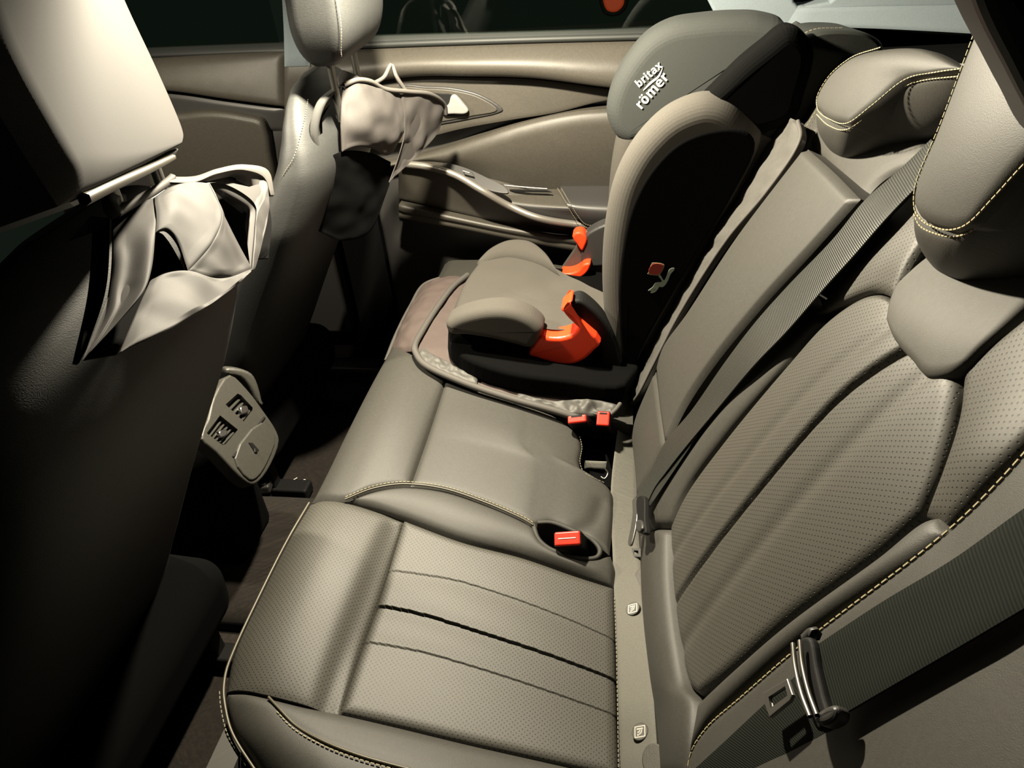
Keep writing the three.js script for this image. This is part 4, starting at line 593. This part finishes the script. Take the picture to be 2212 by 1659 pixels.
{
  const g = thing('hanging_bag', 'grey cloth bag with pointed flap hung on the far front headrest', 'bag', 'cloth bags on the front seats'), S = surf(.9, 0, .44, -.9 * .425 - .44 * .56);
  const o = { depth: .002, w: .004, d: .001, noise: .007, nf: 26, nu: 40, nv: 50 };
  panel('bag_cloth', g, bagCloth, S, { t: [[742, 186, .0], [770, 176, .006], [800, 182, .008], [840, 192, .006], [872, 206, .004]], b: [[740, 328, .02], [770, 318, .024], [808, 322, .026], [834, 336, .02], [850, 330, .01]], l: [[740, 328, .02], [738, 260, .016], [742, 186, .0]], r: [[850, 330, .01], [872, 280, .008], [872, 206, .004]] }, { ...o, bulge: .018, nu: 70, nv: 60, grooves: [{ p: [[772, 176], [776, 215], [768, 260]], d: .006, w: .006 }, { p: [[803, 183], [806, 214], [812, 240]], d: .009, w: .005 }, { p: [[822, 190], [815, 225], [812, 250]], d: .005, w: .005 }, { p: [[845, 194], [850, 240], [842, 300]], d: .006, w: .009 }] });
  panel('bag_cloth', g, bagCloth, S, { b: [[842, 394, .02], [847, 388, .02]], t: [[868, 204, .008], [905, 200, .01], [948, 214, .006], [962, 238, -.004]], l: [[842, 394, .02], [862, 340, .02], [876, 280, .018], [868, 204, .008]], r: [[847, 388, .02], [900, 338, .01], [948, 284, .0], [962, 238, -.004]] }, { ...o, bulge: -.008 });
  panel('bag_shade', g, fabricBlack, S, { t: [[690, 352, .0], [740, 328, .016], [800, 330, .01], [845, 350, 0]], b: [[690, 500, -.03], [740, 520, -.02], [800, 500, -.02], [842, 400, 0]], l: [[690, 500, -.03], [690, 352, .0]], r: [[842, 400, 0], [845, 350, 0]] }, { ...o, noise: .004 });  // lower bag cloth, its shadow painted in as near-black
  panel('mesh_strap', g, bagMesh, S, { t: [[728, 188, 0], [744, 184, 0]], b: [[690, 350, .01], [705, 342, .01]], l: [[690, 350, .01], [676, 290, .012], [690, 225, .01], [728, 188, 0]], r: [[705, 342, .01], [692, 290, .014], [706, 230, .012], [744, 184, 0]] }, { depth: .002, nu: 8, nv: 40 });
  tube('strap', g, bindTape, S, [[742, 184, .004], [772, 173, .008], [800, 176, .01], [830, 192, .008], [880, 198, .01], [930, 204, .01], [960, 226, .0], [963, 246, -.006]], .0045, 60);
  panel('strap', g, bagCloth, S, { b: [[738, 186, 0], [800, 178, .004]], t: [[748, 152, -.02], [770, 160, -.02]], l: [[738, 186, 0], [736, 168, -.01], [748, 152, -.02]], r: [[800, 178, .004], [780, 166, -.01], [770, 160, -.02]] }, { depth: .002, nu: 16, nv: 14, noise: .004 });
  tube('strap', g, bindTape, S, [[805, 182, .004], [830, 166, -.004], [846, 140, -.01], [856, 165, 0], [876, 196, .006]], .004, 30);
}

// ═════════════ CENTRE CONSOLE
{
  const g = thing('center_console', 'grey plastic rear console end with two slatted air vents and ashtray', 'console');
  mesh('console_body', placed(rbox(.42, .30, .15, .03, 4), V(-1.0, -.125, -.005)), fabricBlack, g);
  const vp = slab('vent_panel', g, plasticGrey, CON, [[498, 809], [534, 840], [572, 890], [598, 930], [604, 952], [586, 1004], [560, 1040], [544, 1046], [520, 1030], [470, 978], [437, 948], [440, 925], [450, 905], [462, 858]], { h: .004, depth: .03, bevel: .004, seg: 3, holes: [[[512, 845], [522, 850], [550, 880], [548, 890], [528, 917], [482, 873]], [[474, 891], [519, 928], [490, 964], [480, 966], [441, 936]]] });
  slab('vent_lining', vp, plasticBlack, CON, [[500, 835], [560, 885], [520, 950], [485, 975], [430, 938]], { h: -.020, depth: .01, bevel: .001, smooth: false });
  const slats = (a, b, c, d, n) => { for (let i = 0; i < n; i++) { const t0 = (i + .25) / n, t1 = (i + .68) / n, L = (p, q, t) => [p[0] + (q[0] - p[0]) * t, p[1] + (q[1] - p[1]) * t]; slab('slat', vp, plasticGrey, CON, [L(a, b, t0), L(a, b, t1), L(d, c, t1), L(d, c, t0)], { h: -.004, depth: .010, bevel: .001, smooth: false }); } };
  slats([512, 847], [549, 884], [526, 914], [484, 873], 5); slats([474, 893], [517, 929], [486, 962], [443, 936], 6);
  slab('vent_knob', vp, chrome, CON, [[520, 880], [534, 876], [538, 888], [524, 894]], { h: .003, depth: .01, bevel: .002 });
  slab('vent_knob', vp, chrome, CON, [[474, 932], [490, 928], [492, 938], [478, 944]], { h: .003, depth: .01, bevel: .002 });
  const at2 = slab('ashtray', g, plasticGrey, CON, [[566, 912], [584, 926], [596, 944], [580, 996], [556, 1032], [540, 1036], [508, 990]], { h: .008, depth: .012, bevel: .003, seg: 3 });
  tube('ashtray_gap', g, plasticBlack, CON, [[571, 902, .004], [540, 942, .004], [503, 988, .004]], .0028, 20);
  slab('power_socket', at2, plasticBlack, CON, [[538, 956], [546, 956], [560, 972], [552, 978]], { h: .010, depth: .006, bevel: .001, smooth: false });
  slab('socket_flap', at2, chrome, CON, [[550, 969], [556, 969], [558, 975], [552, 976]], { h: .012, depth: .003, bevel: .0006, smooth: false });
  slab('console_lid_corner', g, plasticGrey, surf(.7, .3, .6, CON.at(520, 820).dot(V(.7, .3, .6)) / V(.7, .3, .6).length()), [[487, 796], [520, 797], [545, 808], [558, 832], [567, 878], [556, 868], [540, 838], [520, 816], [489, 808]], { depth: .03, bevel: .006, seg: 3 });
}
{ // seat rail end covers on the floor
  const S = YP(-.27);
  const k = (label, pts) => { const t = thing('rail_end_cover', label, 'rail cover', 'seat rail end covers'); const p = S.at(...pts); mesh('cover', placed(rbox(.05, .022, .028, .005), p, new THREE.Euler(0, .2, 0)), plasticDark, t); mesh('bolt_head', new THREE.CylinderGeometry(.007, .007, .006, 6).translate(p.x + .012, p.y + .013, p.z), steel, t); mesh('foot', placed(rbox(.03, .06, .022, .004), V(p.x, p.y - .033, p.z)), plasticBlack, t); };
  k('small dark rail end cover on the carpet below the front seat, nearer the console', [405, 1268]);
  k('small dark rail end cover on the carpet below the front seat, nearer the door sill', [392, 1300]);
  k('small dark rail end cover on the carpet beside the console foot', [562, 1052]);
  const F = YP(-.328);
  const straw = (pts, label) => tag(tube('straw_crumb', scene, cream, F, pts, .0012, 6, 5), label, 'crumb', 'crumbs on the carpet');
  straw([[628, 1040], [642, 1032]], 'pale straw crumb on the carpet beside the rear bench front');
  straw([[656, 1036], [660, 1036]], 'tiny pale crumb on the carpet by the straw');
  straw([[655, 1078], [659, 1081]], 'tiny orange crumb on the carpet by the bench corner');
}
renderer.render(scene, camera);
